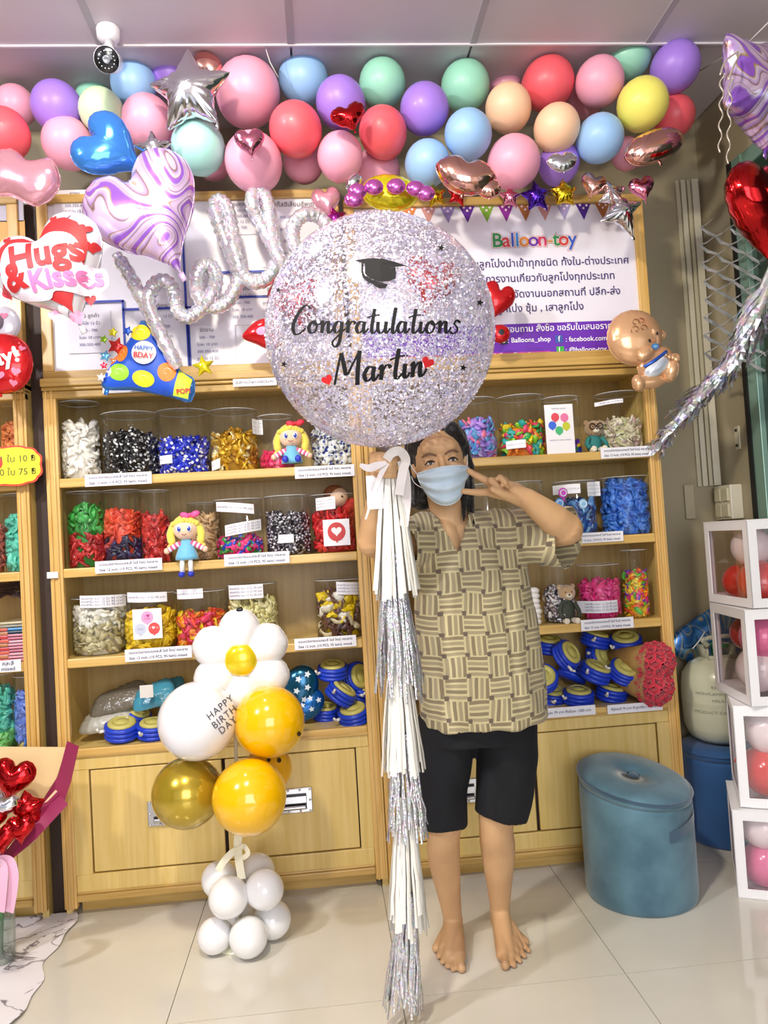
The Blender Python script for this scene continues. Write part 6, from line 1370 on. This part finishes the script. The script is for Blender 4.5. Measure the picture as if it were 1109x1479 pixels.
# bags
def bag(label, px, py, wx, wz, Y, mat, rot, name='plastic_bag', thick=.32, zfloor=None):
    c = P(px, py, Y); o_ = spline2([(-1, -.7), (-.9, .3), (-.6, .75), (.1, .85), (.7, .95), (1, .4), (.95, -.7), (0, -.85)], 5); xf = Matrix.Translation(c)@Matrix.Rotation(R(-rot), 4, 'Y')@Matrix.Rotation(R(-38), 4, 'X')@Matrix.Diagonal((wx/FPX*Y, .06, wz/FPX*Y, 1))
    q = B(); Foil([(x, z) for x, z in o_], 1.0*thick, G=30).build(q, xf, wr=.5, wn=17, rings=8); return tag(obj(name, q, mat, bevel=0), label, 'bag')
bag('crinkled grey plastic bag lying in the bottom left bay', 172, 1010, 40, 22, 2.74, M('bag_grey', '6a6458', .25, coat=.5, bump=.6, bscale=40), 14)
bag('teal plastic bag with a white label in the bottom left bay', 222, 1004, 28, 22, 2.70, M('bag_teal', '3f8ea8', .25, coat=.5, bump=.5, bscale=30), 12)
bag('second teal bag behind the labelled one in the bottom left bay', 244, 1000, 20, 26, 2.76, M('bag_teal2', '2f7a94', .3, coat=.5), -5)
bag('pale grey plastic bag under the grey one, bottom left bay', 154, 1040, 34, 20, 2.72, M('bag_pale', 'a8a69a', .35, coat=.4, bump=.5), 4)
c = P(214, 997, 2.655); tag(obj('bag_label', B().box((c.x-.022, 2.63, c.z-.02), (c.x+.022, 2.632, c.z+.022)), M('label_cream', 'd8d4cc', .5), smooth=False), 'small white printed label on the teal bag', 'label')
star_m = attr_mat('bag_star_print', .25, .3, .5)
def starbag(label, px, py, s, col, rot):
    t, F, xf = foil(label, oval(.8, 1, 50), px, py, s, 2.72, col, rot=rot, thick=.45, name='star_print_balloon', tails=False, prints=lambda F, g, xf: [poly_dec(F, g, xf, [(cx+x*.16, cz+z*.16) for x, z in star(5, .5, 6)], 'd8e4f0', .03) for cx, cz in ((-.2, .4), (.3, .2), (-.1, -.1), (.35, -.35), (-.35, -.45), (.1, .72), (.05, -.7))])
foil_m('print_blue_deep', '1468b8', .2, .6); foil_m('print_teal_deep', '0f5a80', .2, .6)
starbag('teal blue foil balloon with silver stars in the bay left of the divider', 433, 993, 32, 'foil_print_teal_deep', -20)
starbag('bright blue foil balloon with silver stars lying under the teal one', 441, 1017, 28, 'foil_print_blue_deep', -60)
# rose bouquets
rose_m = M('rose_red', 'd8304a', .6, sheen=.5)
def rose_mesh():
    b = B()
    for k in range(3):
        for j in range(4+k):
            a = 2*math.pi*j/(4+k)+k*.5; R0 = .0045+.0052*k; rows = []
            for i in range(4):
                u = i/3; rr = R0*(.6+.6*u)+ (.0035*u*u if k == 2 else .001*u); rows.append([Vector(((rr+.0012*abs(w_))*math.cos(a+w_*.75), (rr)*math.sin(a+w_*.75), -.006+.017*u-.004*k*u*u-.003*w_*w_*u)) for w_ in (-1, -.4, .4, 1)])
            b.loft(rows, False, False, closed=False)
    b.ell((0, 0, .001), (.004, .004, .007), 8, 6); return b
rme = mesh_from(rose_mesh(), 'rose'); rme.materials.append(rose_m)
for lb, px, py, cx in (('upper paper-wrapped bouquet of red soap roses sticking out of the shelf', 948, 956, 0), ('lower paper-wrapped bouquet of red soap roses sticking out of the shelf', 946, 992, 1)):
    c = P(px, py, 2.60); t = thing('rose_bouquet', lb, 'bouquet', c, 'rose bouquets at the right end of the bottom shelf'); rad = 29/FPX*2.6
    ax = Vector((.25, -.95, .1)).normalized()
    obj('paper_wrap', B().tube([c+Vector((-.10, .16, .01)), c+Vector((-.05, .07, .005)), c+Vector((-.008, .02, 0))], [.025, .045, .066], 20), M('kraft_wrap', 'a8824a', .7, bump=.3), t)
    obj('foam_head', B().ell(c+Vector((.0, .02, 0)), (rad*.85, rad*.6, rad*.85), 16, 10), M('rose_foam', '8c1626', .8), t)
    k = 0
    for i in range(34):
        z = 1-(i+.5)/34*1.25; a = i*2.399963; rr = math.sqrt(max(0, 1-z*z)); qd = Vector((rr*math.cos(a), -z, rr*math.sin(a)))
        ro = Vector((0, -1, 0)).rotation_difference(ax); qd = ro@qd; o = bpy.data.objects.new('rose', rme); link(o); o.parent = t
        o.location = Vector((qd.x*rad*.92, qd.y*rad*.62+.01, qd.z*rad*.92)); o.rotation_mode = 'QUATERNION'; o.rotation_quaternion = qd.to_track_quat('Z', 'Y'); o.scale = (1.05,)*3
# ---------------- left cabinet packs
for k in range(13):
    z = SH[2]+.002+k*.0105; col = ['c8788e', 'd490a4', 'd8a0b0', 'b8607a'][k % 4] if k < 9 else ['2a3a50', '3a8ac8', '8a8a7a', 'b8b090'][k-9]
    x1 = P(58, 900, 2.66).x-random.uniform(0, .012); b = B().box((x1-.125, 2.655, z), (x1, 2.83, z+.008)); lb = ['pink', 'rose', 'light pink', 'dusky pink'][k % 4] if k < 9 else ['navy', 'bright blue', 'grey', 'beige'][k-9]
    tag(obj('flat_pack', b, M('pack_'+col, col, .25, coat=.6), smooth=False, bevel=.002), '%s cellophane pack in the stack on the left cabinet shelf, %s from the bottom' % (lb, ['first', 'second', 'third', 'fourth', 'fifth', 'sixth', 'seventh', 'eighth', 'ninth', 'tenth', 'eleventh', 'twelfth', 'thirteenth'][k]), 'pack', 'flat packs stacked in the left cabinet')
for k in range(9):
    z = SH[2]+.002+k*.013; x1 = P(13, 900, 2.66).x-random.uniform(0, .006); cl = ['c03a34', 'b87a4a', 'c85a44'][k % 3]; tag(obj('flat_pack', B().box((x1-.12, 2.652, z), (x1, 2.83, z+.010)), M('pack_'+cl, cl, .25, coat=.6), smooth=False, bevel=.002), '%s pack in the stack at the very left edge, %s from the bottom' % (['red', 'copper', 'orange-red'][k % 3], ['first', 'second', 'third', 'fourth', 'fifth', 'sixth', 'seventh', 'eighth', 'ninth'][k]), 'pack', 'red packs stacked at the left edge')
q = B()
for k in range(60):
    a = P(-14, 862+random.uniform(-9, 14), 2.72); e = P(random.uniform(20, 42), 838+random.uniform(0, 26), 2.68); q.tube(smoothpts([a, (a+e)/2+Vector((0, 0, .02)), e], 3), .0016, 4)
tag(obj('feather_bundle', q, M('dark_brown_fibre', '3a2620', .5)), 'dark brown fibre bundle lying on the packs in the left cabinet', 'bundle')

# ================================================================ BOUQUET AT THE LOWER LEFT
kp = M('kraft_cream', 'd6b884', .6, bump=.05); bp_ = M('burgundy_paper', '8e2450', .5); Yq = 2.36
bq = thing('balloon_bouquet', 'bouquet of red foil hearts in cream and burgundy paper at the lower left', 'bouquet', P(5, 1240, Yq))
def sheet(pts, th=.0015):  # folded paper sheet: px,py,Y corners
    V = [P(*p) for p in pts]; n = len(V); b = B(); b.add([v+Vector((0, -th/2, 0)) for v in V]+[v+Vector((0, th/2, 0)) for v in V], [tuple(range(n)), tuple(range(n, 2*n))[::-1]]+[(i, (i+1) % n, n+(i+1) % n, n+i) for i in range(n)]); return b
obj('cream_paper', sheet([(-60, 1078, 2.47), (96, 1079, 2.46), (75, 1150, 2.43), (52, 1215, 2.38), (10, 1245, 2.35), (-60, 1240, 2.35)]), kp, bq, smooth=False)
obj('cream_paper', sheet([(-30, 1240, 2.28), (18, 1238, 2.28), (52, 1212, 2.27), (43, 1184, 2.30), (20, 1225, 2.30)]), kp, bq, smooth=False)
def fold(pa): 
    rows = [[P(*a), P((a[0]+b_[0])/2, (a[1]+b_[1])/2, a[2]-.02), P(*b_)] for a, b_ in pa]; rows2 = []
    for i in range(len(rows)-1):
        for k in range(5): rows2.append([rows[i][j].lerp(rows[i+1][j], k/5) for j in range(3)])
    rows2.append(rows[-1]); return B().loft(rows2, False, False, closed=False)
obj('burgundy_paper', fold([((97, 1070, 2.42), (114, 1078, 2.38)), ((84, 1120, 2.40), (103, 1128, 2.34)), ((60, 1158, 2.36), (92, 1160, 2.31)), ((34, 1196, 2.32), (50, 1206, 2.29))]), bp_, bq)
obj('burgundy_paper', fold([((86, 1146, 2.30), (98, 1162, 2.27)), ((62, 1170, 2.29), (72, 1190, 2.26)), ((44, 1182, 2.28), (52, 1212, 2.25)), ((12, 1225, 2.27), (14, 1244, 2.24)), ((-20, 1245, 2.27), (-20, 1262, 2.24))]), bp_, bq)
obj('paper_edge', sheet([(63, 1160, 2.285), (80, 1141, 2.285), (83, 1143, 2.285), (68, 1158, 2.285)]), M('peach_edge', 'f0c49c', .5), bq, smooth=False)
for lb, o, px, py, s, mt, rot, Y in (('large red foil heart at the top of the lower left bouquet', heart(h=1.05), 18, 1128, 29, 'foil_red', -10, 2.32), ('silver foil heart in the middle of the lower left bouquet', heart(), 3, 1166, 21, 'foil_silver', -20, 2.26),
        ('red foil star balloon at the right of the lower left bouquet', star(5, .62), 40, 1168, 26, 'foil_red', 10, 2.28), ('small red foil heart at the bottom right of the lower left bouquet', heart(h=1.1), 30, 1200, 19, 'foil_red', 5, 2.23), ('small red foil heart at the photo edge of the lower left bouquet', heart(), 2, 1213, 22, 'foil_red', 8, 2.22), ('red foil heart low at the very edge of the lower left bouquet', heart(), -12, 1185, 20, 'foil_red', -5, 2.25)):
    foil(lb, o, px, py, s, Y, mt, rot=rot, thick=.6, wr=.18, wn=18, tails=False)
vs = PZ(2, 1392); va = thing('glass_vase', 'clear glass vase with a pink ribbon at the left photo edge', 'vase', vs); 
obj('vase_glass', B().lathe(vs, [(.03, 0), (.040, .004), (.043, .12), (.045, .24), (.042, .24), (.040, .12), (.037, .01), (.001, .008)], 28), clear_mat('glass_clear', 'f0f6f4', .06, .6, .02), va)
q = B(); strip(q, [P(-8, 1245, 2.2), P(12, 1243, 2.17), P(19, 1262, 2.16), P(17, 1290, 2.16), P(12, 1318, 2.17)], .014); strip(q, [P(-8, 1245, 2.2), P(4, 1250, 2.16), P(4, 1280, 2.15), P(0, 1318, 2.16)], .012)
obj('pink_ribbon', q, M('ribbon_pink', 'e8b4d0', .35, sheen=.4), va); obj('stem', B().tube([vs+Vector((0, 0, .02)), P(4, 1240, 2.3)], .006, 8), M('stem_green', '4a7a4a', .6), va)
# marble print cloth
cl = B(); nx, ny = 40, 40; pa, pb2, pc, pd = Vector((-1.75, 2.64, 0)), Vector((-.885, 2.655, 0)), Vector((-.835, 2.05, 0)), Vector((-.80, 1.6, 0))
rows = []
for j in range(ny+1):
    v = j/ny; y = 2.655-1.1*v; xr = -.885+.05*v*1.1+.012*math.sin(v*19)+.008*math.sin(v*41); row = []
    for i in range(nx+1):
        u = i/nx; x = -1.8+(xr+1.8)*u; row.append(Vector((x, y+.01*math.sin(u*17), .004+.004*(1+math.sin(x*24+y*11))*(1+.3*math.sin(y*31))*.8)))
    rows.append(row)
cl.loft(rows, False, False, closed=False)
cm = bpy.data.materials.new('marble_print_cloth'); cm.use_nodes = True; nt = cm.node_tree; bsd = nt.nodes['Principled BSDF']; tc = node(nt, 'ShaderNodeTexCoord'); nz = node(nt, 'ShaderNodeTexNoise'); nz.inputs['Scale'].default_value = 5; nz.inputs['Detail'].default_value = 5; nz.inputs['Distortion'].default_value = 1.2
rp = node(nt, 'ShaderNodeValToRGB'); rp.color_ramp.elements[0].color = lin('eceaf0'); rp.color_ramp.elements[0].position = .47; rp.color_ramp.elements[1].color = lin('eceaf0'); rp.color_ramp.elements[1].position = .51
e = rp.color_ramp.elements.new(.488); e.color = lin('6a606c'); e2 = rp.color_ramp.elements.new(.475); e2.color = lin('d8d4de')
nt.links.new(tc.outputs['Object'], nz.inputs['Vector']); nt.links.new(nz.outputs['Fac'], rp.inputs[0]); nt.links.new(rp.outputs[0], bsd.inputs['Base Color']); bsd.inputs['Roughness'].default_value = .5
tag(obj('floor_cloth', cl, cm), 'white marble-print cloth spread on the floor at the lower left', 'cloth')

# ================================================================ SECURITY CAMERA, FOIL NET, FOIL SWAG
sc_c = P(157, 62, 2.33); sc_c.z = CZ; se = thing('security_camera', 'white security camera with a black face on the ceiling above the garland', 'security camera', sc_c); wpl = M('camera_white', 'e4e4ea', .3, coat=.3)
hc = P(158, 88, 2.27)
obj('mount', B().lathe(sc_c+Vector((0, 0, -.03)), [(.022, -.012), (.034, 0), (.036, .022), (.036, .0295)], 24).cone(sc_c+Vector((0, 0, -.04)), hc+Vector((0, .01, .02)), .014, .013, 12), wpl, se)
ax = Vector((.05, -.80, -.45)).normalized(); q3 = Vector((0, 0, 1)).rotation_difference(ax).to_matrix()
obj('housing', B().lathe(hc, [(.020, -.06), (.032, -.055), (.034, -.01), (.034, .045), (.037, .05), (.036, .049), (.034, .030), (.0001, .029)], 28, rot=q3).ell(hc, .001, 6, 4), wpl, se)
obj('face', B().lathe(hc, [(.033, .030), (.0362, .050), (.0350, .053), (.0001, .050)], 28, rot=q3), M('camera_black', '101216', .15, coat=.5), se)
obj('lens', B().lathe(hc, [(.011, .048), (.011, .056), (.008, .056), (.0001, .053)], 18, rot=q3), M('lens_grey', '8a8e96', .2, .5), se)
q = B()
for k in range(14): a = 2*math.pi*k/14; q.ell(hc+q3@Vector((.023*math.cos(a),   .023*math.sin(a), .0525)), .0016, 8, 6)
o = obj('infrared_leds', q, M('led_white', 'dfe4ee', .3), se); o['kind'] = 'stuff'
# diamond cut foil net against the side wall
net = thing('foil_net', 'silver diamond-cut foil net hanging on the wall behind the red heart', 'foil curtain', P(1040, 400, 2.7)); nm = foil_m('net_silver', 'd8d8d8', .35, .6); rows_n, cols_n = 8, 6
def npnt(i, j): x = 1012+i*21+j*.9; y = 328+j*26+ (13 if i % 2 else 0); return P(x+2*math.sin(i*3+j*5), y, 2.60+.01*math.sin(i*2+j))
for j in range(rows_n):
    for i in range(cols_n):
        b = B()
        for (a_, c_) in ((npnt(i, j), npnt(i+1, j+(0 if i % 2 else 0))), (npnt(i, j), npnt(i+1, j-1) if i % 2 == 0 else npnt(i+1, j+1))):
            d = (c_-a_); sd = Vector((.004, .002, .004)); m_ = (a_+c_)/2+Vector((0, .007*math.sin(i+j), -.004)); b.loft([[a_-sd, a_+sd], [m_-sd*1.3+Vector((0, .004, 0)), m_+sd*1.3], [c_-sd, c_+sd]], False, False, closed=False)
        obj('foil_link', b, nm, net, smooth=False)
sw = thing('foil_swag', 'iridescent silver foil fringe swag running down from the right edge to the cabinet', 'garland', P(1020, 560, 2.5)); irid = holo_mat('iridescent_foil', 'e6e6f2', .75, 60, .25)
PTH = smoothpts([P(952, 642, 2.60), P(985, 598, 2.56), P(1020, 560, 2.50), P(1055, 522, 2.42), P(1085, 468, 2.34), P(1105, 420, 2.28), P(1120, 385, 2.22)], 8); n = len(PTH)
o = obj('core', B().tube(PTH, [.010+.012*min(1, i/12) for i in range(n)], 8), irid, sw)
for k in range(240):
    i = random.randint(1, n-7); a = PTH[i]; d = (PTH[min(i+6, n-1)]-PTH[i]).normalized(); s1 = d.cross(Vector((0, 1, 0))).normalized(); ang = random.uniform(0, 2*math.pi); out = (s1*math.cos(ang)+Vector((0, 1, 0))*math.sin(ang))
    L = random.uniform(.07, .15)*(.5+.6*i/n); wv = out.cross(d).normalized()*random.uniform(.006, .012); base = a+out*.010; tip = a-d*L*.9+out*random.uniform(.022, .060)*(.6+.7*i/n)+Vector((0, 0, -.006)); mid = (base+tip)/2+out*.012
    b = B().loft([[base-wv*.5, base+wv*.5], [mid-wv, mid+wv], [tip-wv*.25, tip+wv*.2]], False, False, closed=False); b.loft([[mid-wv, mid+wv], [mid+out*.01-d*L*.3+wv, mid+out*.014-d*L*.3-wv*.3]], False, False, closed=False); obj('foil_leaf', b, irid, sw, smooth=False)
